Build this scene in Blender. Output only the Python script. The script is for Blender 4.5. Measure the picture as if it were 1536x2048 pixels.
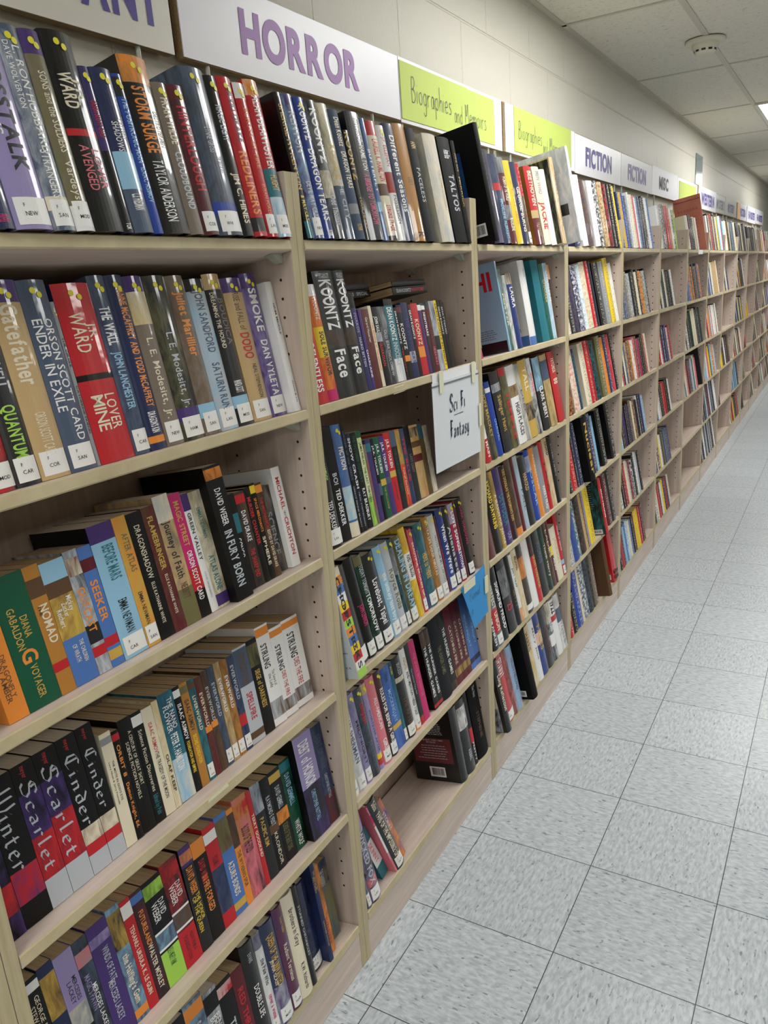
import bpy, bmesh, math, random
import numpy as np
from mathutils import Matrix, Vector
random.seed(4)
S = bpy.context.scene
COL = S.collection
for o in list(bpy.data.objects): bpy.data.objects.remove(o)

# ---------------------------------------------------------------- camera
CAM_POS = (-1.1709, -0.8443, 1.4741)
CAM_ROT = ((0.498924, -0.863618, -0.072382), (-0.272402, -0.076986, -0.959099), (0.822722, 0.498235, -0.273661))          # rows: right, down, forward
cam_d = bpy.data.cameras.new('camera'); cam = bpy.data.objects.new('camera', cam_d); COL.objects.link(cam)
r_, d_, f_ = [Vector(v) for v in CAM_ROT]
mw = Matrix(((r_.x, -d_.x, -f_.x, CAM_POS[0]), (r_.y, -d_.y, -f_.y, CAM_POS[1]), (r_.z, -d_.z, -f_.z, CAM_POS[2]), (0, 0, 0, 1)))
cam.matrix_world = mw
cam_d.sensor_fit = 'VERTICAL'; cam_d.sensor_height = 24.0; cam_d.lens = 24.0 * 1560.00 / 2048.0
cam_d.clip_start = .02; cam_d.clip_end = 100
S.camera = cam
# ---------------------------------------------------------------- exposure, world
S.view_settings.view_transform = 'Standard'; S.view_settings.look = 'None'
S.view_settings.gamma = 1.0; S.view_settings.use_curve_mapping = False
S.view_settings.exposure = 0.92
LAMP_POWER = 7.5
W = bpy.data.worlds.new('world'); S.world = W; W.use_nodes = True
W.node_tree.nodes['Background'].inputs[0].default_value = (.9, .95, 1, 1)
W.node_tree.nodes['Background'].inputs[1].default_value = .3
# room numbers (metres): X along the shelves, Y into the wall, Z up
BAYW = .7648; WALL_Y = .2258; CEIL = 2.4156; BETA = math.radians(9.5)
SHELF_Z = {1: 1.569, 2: 1.275, 3: .988, 4: .700, 5: .411, 6: .119}
NB = 14
X0R, X1R, Y0R = -3.6, 14.0, -3.1

# ---------------------------------------------------------------- helpers
def srgb(h):
    h = h.lstrip('#'); c = [int(h[i:i+2], 16) / 255 for i in (0, 2, 4)]
    return tuple(x / 12.92 if x <= .04045 else ((x + .055) / 1.055) ** 2.4 for x in c) + (1,)
def obj(name, verts, faces, mats, parent=None, midx=None, smooth=None):
    me = bpy.data.meshes.new(name); me.from_pydata([tuple(v) for v in verts], [], faces)
    if not isinstance(mats, (list, tuple)): mats = [mats]
    for m in mats: me.materials.append(m)
    if midx is not None: me.polygons.foreach_set('material_index', midx)
    if smooth is not None:
        me.polygons.foreach_set('use_smooth', [bool(smooth)] * len(faces) if isinstance(smooth, bool) else smooth)
    me.update()
    o = bpy.data.objects.new(name, me); COL.objects.link(o)
    if parent: o.parent = parent
    return o
class MB:
    def __init__(s): s.v = []; s.f = []; s.m = []; s.s = []
    def add(s, v, f, m=0, sm=False):
        b = len(s.v); s.v += [tuple(q) for q in v]; s.f += [tuple(b + i for i in q) for q in f]
        s.m += [m] * len(f); s.s += [sm] * len(f)
    def box(s, x0, x1, y0, y1, z0, z1, m=0):
        s.add([(x0,y0,z0),(x1,y0,z0),(x1,y1,z0),(x0,y1,z0),(x0,y0,z1),(x1,y0,z1),(x1,y1,z1),(x0,y1,z1)],
              [(0,3,2,1),(4,5,6,7),(0,1,5,4),(1,2,6,5),(2,3,7,6),(3,0,4,7)], m)
    def bbox(s, x0, x1, y0, y1, z0, z1, m=0, mf=None, b=.0012):
        """box with chamfered vertical and horizontal front edges; mf = front face material"""
        mf = m if mf is None else mf
        P = [(y0, z0 + b), (y0 + b, z0), (y1, z0), (y1, z1), (y0 + b, z1), (y0, z1 - b)]
        s.add([(x0, y, z) for y, z in P] + [(x1, y, z) for y, z in P], [], m)
        n = len(P); base = len(s.v) - 2 * n
        for i in range(n):
            j = (i + 1) % n; s.f.append((base + i, base + i + n, base + j + n, base + j)); s.m.append(mf if i in (0, 4, 5) else m); s.s.append(False)
        s.f.append(tuple(base + i for i in range(n))); s.m.append(m); s.s.append(False)
        s.f.append(tuple(base + n + i for i in reversed(range(n)))); s.m.append(m); s.s.append(False)
    def lathe(s, cx, cy, prof, n=40, m=0, sm=True):
        v = []; f = []
        for r, z in prof:
            v += [(cx + r * math.cos(2*math.pi*i/n), cy + r * math.sin(2*math.pi*i/n), z) for i in range(n)]
        for k in range(len(prof) - 1):
            f += [(k*n+i, k*n+(i+1) % n, (k+1)*n+(i+1) % n, (k+1)*n+i) for i in range(n)]
        s.add(v, f, m, sm)
        s.add([v[i] for i in range(n)], [tuple(reversed(range(n)))], m); s.add(v[-n:], [tuple(range(n))], m)
    def build(s, name, mats, parent=None): return obj(name, s.v, s.f, mats, parent, s.m, s.s)
def empty(name, loc=(0,0,0)):
    o = bpy.data.objects.new(name, None); o.empty_display_size = .05; COL.objects.link(o); o.location = loc; return o
def tag(o, label=None, cat=None, group=None, kind=None):
    if label: o['label'] = label
    if cat: o['category'] = cat
    if group: o['group'] = group
    if kind: o['kind'] = kind
    return o

# ---------------------------------------------------------------- materials
def newmat(name, rough=.5, col=(.8,.8,.8,1), coat=0, spec=.5):
    m = bpy.data.materials.new(name); m.use_nodes = True; b = m.node_tree.nodes['Principled BSDF']
    b.inputs['Base Color'].default_value = col; b.inputs['Roughness'].default_value = rough
    b.inputs['Specular IOR Level'].default_value = spec
    if coat:
        b.inputs['Coat Weight'].default_value = coat; b.inputs['Coat Roughness'].default_value = .07
    return m, m.node_tree, b
def N(t, kind, **kw):
    n = t.nodes.new(kind)
    for k, v in kw.items():
        if k in n.inputs.keys(): n.inputs[k].default_value = v
        else: setattr(n, k, v)
    return n
def ramp(t, fac, stops):
    r = t.nodes.new('ShaderNodeValToRGB'); e = r.color_ramp.elements
    while len(e) < len(stops): e.new(.5)
    for el, (p, c) in zip(e, stops): el.position = p; el.color = c
    t.links.new(fac, r.inputs[0]); return r.outputs[0]
def coords(t, kind='Object', scale=(1,1,1), rot=(0,0,0), loc=(0,0,0)):
    tc = t.nodes.new('ShaderNodeTexCoord'); mp = t.nodes.new('ShaderNodeMapping')
    mp.inputs['Scale'].default_value = scale; mp.inputs['Rotation'].default_value = rot; mp.inputs['Location'].default_value = loc
    t.links.new(tc.outputs[kind], mp.inputs[0]); return mp.outputs[0]
def plain(name, h, rough=.5, coat=0, spec=.5): return newmat(name, rough, srgb(h), coat, spec)[0]

def wood(name, c1, c2, scale, rough=.42, vertical=True):
    m, t, b = newmat(name, rough, spec=.35)
    v = coords(t, 'Object', scale)
    n = N(t, 'ShaderNodeTexNoise', Scale=1.0, Detail=5.0, Roughness=.65); t.links.new(v, n.inputs['Vector'])
    c = ramp(t, n.outputs[0], [(.28, srgb(c1)), (.72, srgb(c2))])
    t.links.new(c, b.inputs['Base Color']); return m
W_SIDE = wood('laminate_upright', 'b3a296', 'd0c0b4', (60, 60, 2.5))
W_SHELF = wood('laminate_shelf', 'bdaca0', 'd9c9be', (3, 60, 60))
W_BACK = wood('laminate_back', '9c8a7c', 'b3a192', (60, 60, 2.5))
W_EDGE = wood('edge_band', 'a89a78', 'c6ba98', (8, 90, 8), .5)
W_EDGEV = wood('edge_band_upright', 'a89a78', 'c4b896', (90, 60, 6), .5)
M_HOLE = plain('peg_hole_dark', '1c120c', .9)
M_CLIP, t, b = newmat('clear_plastic', .25, srgb('d8dccf')); b.inputs['Transmission Weight'].default_value = .6
M_PLY = wood('plywood_edge', '7b6748', 'a38a63', (10, 200, 200), .7)
M_WHITE = plain('white_board', 'dcdde6', .38)
M_PAPER = plain('white_paper', 'e4e6ea', .6)
M_LIME = plain('lime_paper', 'b9cb66', .7)
M_BLUEP = plain('blue_paper', '2f8fd2', .65)
M_ORANGEP = plain('orange_paper', 'e0b080', .65)
M_TAPE = plain('masking_tape', 'd9d8bd', .55)
M_ROD = plain('support_rod_metal', 'b9b9b0', .35)
M_INK = plain('black_ink', '1d1d24', .5)
M_INKB = plain('navy_ink', '27324e', .6)
M_STICK = plain('white_label', 'e6e6e4', .4)
M_DOT = plain('yellow_dot', 'e3d92e', .45)

# floor : 12 inch vinyl tiles, streaks turned on every other tile
def floor_mat():
    m, t, b = newmat('vinyl_tile', .3, spec=.32)
    tc = t.nodes.new('ShaderNodeTexCoord'); sx = t.nodes.new('ShaderNodeSeparateXYZ'); t.links.new(tc.outputs['Object'], sx.inputs[0])
    def mth(op, a, bb=None, c=None):
        n = t.nodes.new('ShaderNodeMath'); n.operation = op
        for i, v in enumerate((a, bb, c)):
            if v is None: continue
            if isinstance(v, (int, float)): n.inputs[i].default_value = v
            else: t.links.new(v, n.inputs[i])
        return n.outputs[0]
    ux = mth('DIVIDE', mth('ADD', sx.outputs[0], .0963 + 30 * .3048), .3048)
    uy = mth('DIVIDE', mth('ADD', sx.outputs[1], .0647 + 30 * .3048), .3048)
    ix = mth('FLOOR', ux); iy = mth('FLOOR', uy); fx = mth('FRACT', ux); fy = mth('FRACT', uy)
    chk = mth('MODULO', mth('ADD', ix, iy), 2.0)
    ids = t.nodes.new('ShaderNodeCombineXYZ'); t.links.new(ix, ids.inputs[0]); t.links.new(iy, ids.inputs[1])
    wn = t.nodes.new('ShaderNodeTexWhiteNoise'); wn.noise_dimensions = '3D'; t.links.new(ids.outputs[0], wn.inputs['Vector'])
    def flecks(sc, off):
        mp = t.nodes.new('ShaderNodeMapping'); mp.inputs['Scale'].default_value = sc; mp.inputs['Location'].default_value = off
        mp.inputs['Rotation'].default_value = (0, 0, .15)
        t.links.new(tc.outputs['Object'], mp.inputs[0])
        n = N(t, 'ShaderNodeTexNoise', Scale=1.0, Detail=3.0, Roughness=.55, Distortion=.3); t.links.new(mp.outputs[0], n.inputs['Vector'])
        return n.outputs[0]
    def pick(a, bb):
        n = t.nodes.new('ShaderNodeMix'); t.links.new(chk, n.inputs[0]); t.links.new(a, n.inputs[2]); t.links.new(bb, n.inputs[3]); return n.outputs[0]
    f1 = pick(flecks((48, 130, 1), (0,0,0)), flecks((130, 48, 1), (3,0,0)))
    f2 = pick(flecks((45, 120, 1), (9,4,0)), flecks((120, 45, 1), (5,7,0)))
    base = ramp(t, f1, [(.36, srgb('a4acb2')), (.5, srgb('b3babf')), (.64, srgb('c1c8cc'))])
    dark = ramp(t, f2, [(.62, (0,0,0,1)), (.68, (1,1,1,1))])
    mx = t.nodes.new('ShaderNodeMix'); mx.data_type = 'RGBA'; t.links.new(dark, mx.inputs[0]); t.links.new(base, mx.inputs[6]); mx.inputs[7].default_value = srgb('7d8488')
    # slight tile to tile tone
    hv = t.nodes.new('ShaderNodeHueSaturation'); t.links.new(mx.outputs[2], hv.inputs['Color'])
    t.links.new(mth('MULTIPLY_ADD', wn.outputs['Value'], .07, .965), hv.inputs['Value'])
    e = mth('MINIMUM', mth('MINIMUM', fx, mth('SUBTRACT', 1.0, fx)), mth('MINIMUM', fy, mth('SUBTRACT', 1.0, fy)))
    g = mth('LESS_THAN', e, .0034)
    mg = t.nodes.new('ShaderNodeMix'); mg.data_type = 'RGBA'; t.links.new(g, mg.inputs[0]); t.links.new(hv.outputs[0], mg.inputs[6]); mg.inputs[7].default_value = srgb('3a3c3c')
    t.links.new(mg.outputs[2], b.inputs['Base Color'])
    n3 = N(t, 'ShaderNodeTexNoise', Scale=9.0, Detail=4.0); t.links.new(tc.outputs['Object'], n3.inputs['Vector'])
    t.links.new(mth('MULTIPLY_ADD', n3.outputs[0], .14, .25), b.inputs['Roughness'])
    bp = t.nodes.new('ShaderNodeBump'); bp.inputs['Strength'].default_value = .12; bp.inputs['Distance'].default_value = .0015
    n4 = N(t, 'ShaderNodeTexNoise', Scale=22.0, Detail=3.0); t.links.new(tc.outputs['Object'], n4.inputs['Vector'])
    t.links.new(n4.outputs[0], bp.inputs['Height']); t.links.new(bp.outputs[0], b.inputs['Normal'])
    return m
def wall_mat(axis='x'):
    m, t, b = newmat('painted_block', .42, srgb('c9c6ba'), spec=.45)
    rot = (math.pi/2, 0, 0) if axis == 'x' else (math.pi/2, 0, math.pi/2)
    tc = t.nodes.new('ShaderNodeTexCoord'); sx = t.nodes.new('ShaderNodeSeparateXYZ'); t.links.new(tc.outputs['Object'], sx.inputs[0])
    cx = t.nodes.new('ShaderNodeCombineXYZ')
    ad = t.nodes.new('ShaderNodeMath'); ad.operation = 'ADD'; ad.inputs[1].default_value = 40 * .396 - .65 + .198
    t.links.new(sx.outputs[0 if axis == 'x' else 1], ad.inputs[0]); t.links.new(ad.outputs[0], cx.inputs[0])
    az = t.nodes.new('ShaderNodeMath'); az.operation = 'ADD'; az.inputs[1].default_value = -2.226 + .203 * 40; t.links.new(sx.outputs[2], az.inputs[0]); t.links.new(az.outputs[0], cx.inputs[1])
    br = t.nodes.new('ShaderNodeTexBrick'); br.offset = .5
    br.inputs['Scale'].default_value = 1.0; br.inputs['Brick Width'].default_value = .396; br.inputs['Row Height'].default_value = .203
    br.inputs['Mortar Size'].default_value = .0045; br.inputs['Mortar Smooth'].default_value = .6; br.inputs['Bias'].default_value = 0
    t.links.new(cx.outputs[0], br.inputs['Vector'])
    n = N(t, 'ShaderNodeTexNoise', Scale=120.0, Detail=5.0, Roughness=.7); t.links.new(tc.outputs['Object'], n.inputs['Vector'])
    b1 = t.nodes.new('ShaderNodeBump'); b1.inputs['Strength'].default_value = .7; b1.inputs['Distance'].default_value = .0035; t.links.new(n.outputs[0], b1.inputs['Height'])
    b2 = t.nodes.new('ShaderNodeBump'); b2.invert = True; b2.inputs['Strength'].default_value = .7; b2.inputs['Distance'].default_value = .005
    t.links.new(br.outputs['Fac'], b2.inputs['Height']); t.links.new(b1.outputs[0], b2.inputs['Normal']); t.links.new(b2.outputs[0], b.inputs['Normal'])
    return m
def ceil_mat():
    m, t, b = newmat('acoustic_tile', .85, spec=.2)
    v = coords(t, 'Object', (110, 60, 1)); n = N(t, 'ShaderNodeTexNoise', Scale=1.0, Detail=3.0, Roughness=.6, Distortion=1.2); t.links.new(v, n.inputs['Vector'])
    c = ramp(t, n.outputs[0], [(.335, srgb('b5b2a8')), (.40, srgb('dddad0')), (.7, srgb('e2dfd5'))])
    t.links.new(c, b.inputs['Base Color'])
    bp = t.nodes.new('ShaderNodeBump'); bp.inputs['Strength'].default_value = .6; bp.inputs['Distance'].default_value = .003; t.links.new(n.outputs[0], bp.inputs['Height']); t.links.new(bp.outputs[0], b.inputs['Normal'])
    return m

# ---------------------------------------------------------------- room
def quad(name, P, m): return tag(obj(name, P, [(0,1,2,3)], m), kind='structure')
quad('floor', [(X0R,Y0R,0),(X1R,Y0R,0),(X1R,WALL_Y,0),(X0R,WALL_Y,0)], floor_mat())
WM = wall_mat(); WMY = wall_mat('y')
quad('wall_left', [(X0R,WALL_Y,0),(X1R,WALL_Y,0),(X1R,WALL_Y,CEIL),(X0R,WALL_Y,CEIL)], WM)
quad('wall_right', [(X1R,Y0R,0),(X0R,Y0R,0),(X0R,Y0R,CEIL),(X1R,Y0R,CEIL)], plain('opposite_wall_paint', '8f897c', .6))
quad('wall_far', [(X1R,WALL_Y,0),(X1R,Y0R,0),(X1R,Y0R,CEIL),(X1R,WALL_Y,CEIL)], WMY)
quad('wall_near', [(X0R,Y0R,0),(X0R,WALL_Y,0),(X0R,WALL_Y,CEIL),(X0R,Y0R,CEIL)], WMY)
quad('ceiling', [(X0R,WALL_Y,CEIL),(X1R,WALL_Y,CEIL),(X1R,Y0R,CEIL),(X0R,Y0R,CEIL)], ceil_mat())
M_GRID = plain('ceiling_grid_paint', 'c2bfb4', .45)
TY = -.2178; CX0 = 2.2095
g = MB()                                             # wall angle
g.box(X0R, X1R, WALL_Y - .022, WALL_Y, CEIL - .004, CEIL + .0); g.box(X0R, X1R, WALL_Y - .003, WALL_Y, CEIL - .022, CEIL)
tag(g.build('trim_1', M_GRID), kind='structure')
g = MB()
yk = TY
while yk > Y0R: g.box(X0R, X1R, yk - .012, yk + .012, CEIL - .005, CEIL); yk -= .6096
tag(g.build('trim_2', M_GRID), kind='structure')
g = MB()
for k in range(-5, 11):
    xk = CX0 + k * 1.2192
    if X0R < xk < X1R: g.box(xk - .009, xk + .009, Y0R, WALL_Y, CEIL - .004, CEIL)
tag(g.build('trim_3', M_GRID), kind='structure')
# fluorescent troffers
M_DIFF = bpy.data.materials.new('lit_diffuser'); M_DIFF.use_nodes = True
t = M_DIFF.node_tree; t.nodes.clear(); em = t.nodes.new('ShaderNodeEmission'); mo = t.nodes.new('ShaderNodeOutputMaterial')
em.inputs[0].default_value = (1, .992, .955, 1); em.inputs[1].default_value = LAMP_POWER; t.links.new(em.outputs[0], mo.inputs[0])
M_FRM = plain('lamp_frame_paint', 'd8d8d2', .4)
lx = [CX0 + 1.2192 * 2 + 3 * 1.2192 * k for k in (-2, -1, 0, 1)]
li = 0
NAMES = ['behind the camera', 'nearest in front of the camera', 'at the right edge of the photo', 'farthest along the aisle']
for row, y1 in enumerate((TY, TY - 3 * .6096)):  # second row is unseen, added as fill light for the shelves
    for k, x in enumerate(lx):
        e = empty('ceiling_light', (x + .61, y1 - .305, CEIL))
        f = MB(); a, c = .605, .30
        for (p, q, r, s) in ((-a, a, -c, -c + .02), (-a, a, c - .02, c), (-a, -a + .02, -c + .02, c - .02), (a - .02, a, -c + .02, c - .02)): f.box(p, q, r, s, -.012, -.001)
        f.build('frame', M_FRM, e)
        d = MB(); d.box(-a + .02, a - .02, -c + .02, c - .02, -.009, -.002); d.build('diffuser', M_DIFF, e)
        tag(e, ('recessed fluorescent ceiling panel over the shelves, ' if row == 0 else 'added unseen ceiling fill panel, level with the one ') + NAMES[k], 'ceiling light', 'fluorescent panels in the tiled ceiling')

# smoke detector
sd = empty('smoke_detector', (2.87, -.205, CEIL - .005))
M_SD = plain('detector_plastic', 'd6d2c2', .4)
b1 = MB(); b1.lathe(0, 0, [(.082, 0), (.084, -.006), (.078, -.012), (.056, -.014)]); b1.build('base_plate', M_SD, sd)
b1 = MB(); b1.lathe(0, 0, [(.056, -.013), (.055, -.03), (.046, -.036), (.044, -.046), (.036, -.056), (.014, -.058)]); b1.build('housing', M_SD, sd)
b1 = MB()
for i in range(10):
    a = 2 * math.pi * i / 10; ca, sa = math.cos(a), math.sin(a)
    w2 = .0085
    b1.add([(ca*.0462 - sa*w2, sa*.0462 + ca*w2, -.0375), (ca*.0462 + sa*w2, sa*.0462 - ca*w2, -.0375), (ca*.0449 + sa*w2, sa*.0449 - ca*w2, -.0455), (ca*.0449 - sa*w2, sa*.0449 + ca*w2, -.0455)], [(0,1,2,3)])
b1.build('vent_slots', M_INK, sd)
tag(sd, 'white round smoke detector on the tiled ceiling', 'smoke detector')

# glossy poster on the wall
po = MB(); po.box(5.345, 5.63, WALL_Y - .006, WALL_Y - .002, 2.055, 2.262)
M_POS, t, b = newmat('glossy_poster', .12, coat=.6)
v = coords(t, 'Object', (6, 1, 9)); n = N(t, 'ShaderNodeTexNoise', Scale=1.2, Detail=3.0); t.links.new(v, n.inputs['Vector'])
t.links.new(ramp(t, n.outputs[0], [(.45, srgb('7d8f96')), (.6, srgb('a8b6ba'))]), b.inputs['Base Color'])
tag(po.build('poster', M_POS), 'small glossy grey-blue poster on the wall above the western sign', 'poster')
# door beyond the shelves
d = MB(); d.box(11.7, 11.76, WALL_Y - .02, WALL_Y, 0, 2.2); d.box(12.6, 12.66, WALL_Y - .02, WALL_Y, 0, 2.2); d.box(11.76, 12.6, WALL_Y - .02, WALL_Y, 2.14, 2.2)
tag(d.build('trim_4', M_SD), kind='structure')
d = MB(); d.box(11.76, 12.6, WALL_Y - .01, WALL_Y, 0, 2.14); tag(d.build('door_1', plain('door_paint', 'b9b3a4', .45)), kind='structure')

# ---------------------------------------------------------------- lettering
GL = {}
def load_glyphs():
    chars = sorted(set("ABCDEFGHIJKLMNOPQRSTUVWXYZabcdefghijklmnopqrstuvwxyz0123456789.,'&!?#:-"))
    tmp = []
    for bold in (0, 1, 2):
        for ch in (chars if bold < 2 else sorted(set('ANTHORFICTIONMISCWESTERNMYSTERYFAVORITES'))):
            cu = bpy.data.curves.new('g', 'FONT'); cu.body = ch; cu.resolution_u = (2, 3, 12)[bold]; cu.offset = (.008, .024, .045)[bold]
            o = bpy.data.objects.new('g', cu); COL.objects.link(o); tmp.append((bold, ch, o, cu))
    dg = bpy.context.evaluated_depsgraph_get(); dg.update()
    for bold, ch, o, cu in tmp:
        me = o.evaluated_get(dg).to_mesh()
        bm = bmesh.new(); bm.from_mesh(me)
        if bold < 2:       # cut into slabs so that the print can follow a rounded spine
            for yy in (-.1, 0.03, .1, .18, .27, .36, .45, .54, .63, .7):
                bmesh.ops.bisect_plane(bm, geom=bm.verts[:] + bm.edges[:] + bm.faces[:], plane_co=(0, yy, 0), plane_no=(0, 1, 0))
        bm.verts.index_update()
        vs = np.array([tuple(v.co)[:2] for v in bm.verts]) if len(bm.verts) else np.zeros((0, 2))
        GL[(bold, ch)] = (vs, [tuple(v.index for v in p.verts) for p in bm.faces]); bm.free()
    for bold, ch, o, cu in tmp:
        bpy.data.objects.remove(o); bpy.data.curves.remove(cu)
load_glyphs()
def layout(text, bold=0):
    V = []; F = []; x = 0.
    for ch in text:
        if ch == ' ': x += .34; continue
        g = GL.get((bold, ch))
        if g is None or not len(g[0]): x += .3; continue
        v, f = g; mn = v[:, 0].min(); wd = v[:, 0].max() - mn
        b0 = len(V); V += [(p[0] - mn + x, p[1]) for p in v]; F += [tuple(b0 + i for i in q) for q in f]
        x += wd + .085
    V = np.array(V) if V else np.zeros((0, 2))
    return V, F, max(x - .085, .1)
# broad-nib black letters and thin handwriting: strokes on a unit grid
NIB = {
 'S': [[(.52,.80),(.44,.96),(.22,.96),(.10,.78),(.16,.60),(.42,.46),(.50,.24),(.36,.04),(.12,.02),(.02,.2)], [(.24,.9),(.26,.62)]],
 'C': [[(.5,.9),(.36,1.),(.14,.84),(.1,.3),(.3,.02),(.52,.14)], [(.3,.92),(.28,.1)]],
 'W': [[(.04,.9),(.14,1.),(.16,.14),(.28,.02),(.42,.12)], [(.42,.96),(.44,.12),(.58,.02),(.72,.14)], [(.72,1.),(.76,.5),(.66,.08)]],
 'F': [[(.06,.88),(.2,.98),(.56,.92)], [(.26,.94),(.22,.1),(.06,.0)], [(.34,.9),(.32,.14)], [(.12,.52),(.5,.56)]],
 'i': [[(0,.42),(.08,.48),(.08,.05),(.17,.11)], [(.05,.66),(.1,.7)]],
 'n': [[(0,.42),(.08,.48),(.08,.03)], [(.08,.4),(.22,.48),(.3,.42),(.3,.05),(.39,.11)]],
 'm': [[(0,.42),(.08,.48),(.08,.03)], [(.08,.4),(.2,.48),(.28,.42),(.28,.03)], [(.28,.4),(.4,.48),(.48,.42),(.48,.05),(.56,.11)]],
 'c': [[(.3,.42),(.2,.49),(.06,.4),(.06,.1),(.18,.01),(.32,.1)]],
 'e': [[(.06,.26),(.3,.36),(.22,.49),(.06,.4),(.06,.1),(.18,.01),(.32,.1)]],
 'r': [[(0,.42),(.08,.48),(.08,.03)], [(.1,.38),(.2,.49),(.3,.42)]],
 't': [[(.1,.7),(.1,.08),(.2,.01),(.28,.08)], [(0,.46),(.24,.48)]],
 'l': [[(.02,.9),(.08,.96),(.08,.06),(.18,.1)]],
 'd': [[(.06,.86),(.3,.6),(.3,.08),(.18,.01),(.06,.1),(.06,.4),(.2,.48),(.3,.42)]],
 'a': [[(.06,.44),(.2,.49),(.28,.42),(.28,.05),(.37,.11)], [(.28,.28),(.08,.22),(.06,.08),(.16,.01),(.28,.1)]],
 's': [[(.28,.44),(.16,.49),(.05,.4),(.26,.2),(.26,.08),(.14,.01),(.02,.07)]],
 'y': [[(.02,.44),(.08,.48),(.08,.1),(.18,.01),(.3,.08)], [(.3,.5),(.3,.0),(.2,-.18),(.04,-.14)]],
 ' ': [],
}
HAND = {
 'B': [[(.1,1.),(.08,0)], [(.1,1.),(.3,.98),(.36,.78),(.24,.56),(.1,.52),(.34,.46),(.4,.2),(.26,.0),(.06,.02)]],
 'M': [[(.05,0),(.1,.95),(.22,.4),(.38,1.),(.44,0)]],
 'A': [[(.02,0),(.2,.95),(.36,0)], [(.08,.4),(.32,.42)]],
 'i': [[(.06,.5),(.06,0)], [(.06,.7),(.07,.73)]], 'o': [[(.2,.5),(.08,.42),(.06,.14),(.18,0),(.3,.14),(.3,.4),(.2,.5)]],
 'g': [[(.3,.46),(.16,.5),(.06,.3),(.12,.06),(.28,.1),(.3,.48),(.28,-.28),(.14,-.4),(.04,-.28)]],
 'r': [[(.06,.5),(.06,0)], [(.06,.32),(.16,.48),(.26,.46)]],
 'a': [[(.3,.44),(.16,.5),(.06,.28),(.12,.02),(.26,.1),(.3,.46),(.32,.0)]],
 'p': [[(.06,.5),(.04,-.4)], [(.06,.4),(.2,.5),(.3,.3),(.22,.02),(.06,.08)]],
 'h': [[(.06,1.),(.06,0)], [(.06,.3),(.18,.48),(.28,.36),(.28,0)]],
 'e': [[(.06,.26),(.28,.3),(.24,.48),(.12,.5),(.05,.26),(.12,.02),(.3,.08)]],
 's': [[(.26,.46),(.12,.5),(.08,.36),(.24,.2),(.2,.02),(.04,.04)]],
 'n': [[(.06,.5),(.06,0)], [(.06,.34),(.18,.5),(.28,.36),(.28,0)]],
 'd': [[(.3,.4),(.16,.5),(.06,.28),(.12,.02),(.28,.1)], [(.32,1.),(.3,0)]],
 'm': [[(.06,.5),(.06,0)], [(.06,.34),(.16,.5),(.24,.36),(.24,0)], [(.24,.34),(.34,.5),(.44,.36),(.44,0)]],
 't': [[(.16,.9),(.14,.06),(.24,.0)], [(.02,.56),(.3,.58)]], 'l': [[(.08,1.),(.08,0)]], '/': [[(.25,1.),(0,-.1)]], ' ': [],
}
def strokes(text, table, nx, ny, gap=.1, rnd=False):
    """each stroke segment becomes a parallelogram swept by the nib vector"""
    V = []; F = []; x = 0.
    for ch in text:
        st = table.get(ch, [])
        if ch == ' ': x += .3; continue
        w = max([p[0] for s in st for p in s] + [.1])
        for s in st:
            pts = list(s)
            if rnd and len(s) > 2:
                pts = []
                for i in range(len(s) - 1):
                    p0 = s[max(i-1, 0)]; p1 = s[i]; p2 = s[i+1]; p3 = s[min(i+2, len(s)-1)]
                    for k in range(5):
                        u = k / 5
                        pts.append(tuple(.5*((2*p1[j])+(-p0[j]+p2[j])*u+(2*p0[j]-5*p1[j]+4*p2[j]-p3[j])*u*u+(-p0[j]+3*p1[j]-3*p2[j]+p3[j])*u**3) for j in (0, 1)))
                pts.append(s[-1])
            for (a, b), (c, d) in zip(pts[:-1], pts[1:]):
                if rnd:
                    L = math.hypot(c-a, d-b) or 1; ox, oy = -(d-b)/L*nx, (c-a)/L*nx
                else: ox, oy = nx, ny
                q = [(a-ox+x, b-oy), (c-ox+x, d-oy), (c+ox+x, d+oy), (a+ox+x, b+oy)]
                # keep faces turned the same way
                ar = sum(q[i][0]*q[(i+1) % 4][1] - q[(i+1) % 4][0]*q[i][1] for i in range(4))
                if ar < 0: q.reverse()
                b0 = len(V); V += q; F.append((b0, b0+1, b0+2, b0+3))
        x += w + gap
    return np.array(V) if V else np.zeros((0, 2)), F, max(x - gap, .1)

# ---------------------------------------------------------------- bookcases
ORD = ['nearest', 'second', 'third', 'fourth', 'fifth', 'sixth', 'seventh', 'eighth', 'ninth', 'tenth', 'eleventh', 'twelfth', 'thirteenth', 'fourteenth']
CASELOOK = ['nearest light maple bookcase, matching black and red spines at its lower left', 'light maple bookcase with a white Gothic lettered sheet taped on', 'light maple bookcase packed with tall biographies, third along',
 'fourth light maple bookcase, red and blue albums on its bottom shelf', 'fifth light maple bookcase, every shelf only two thirds full', 'sixth light maple bookcase, every lower shelf about half full', 'seventh light maple bookcase, its two lowest shelves empty',
 'eighth light maple bookcase, just beyond the one with two empty bottom shelves', 'ninth light maple bookcase, its third shelf from top empty', 'tenth light maple bookcase, yellow spines near its floor', 'eleventh light maple bookcase, nearly empty below the top', 'twelfth light maple bookcase towards the far end', 'thirteenth light maple bookcase towards the far end', 'fourteenth and farthest light maple bookcase at the end of the row']
TH = .0187
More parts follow.
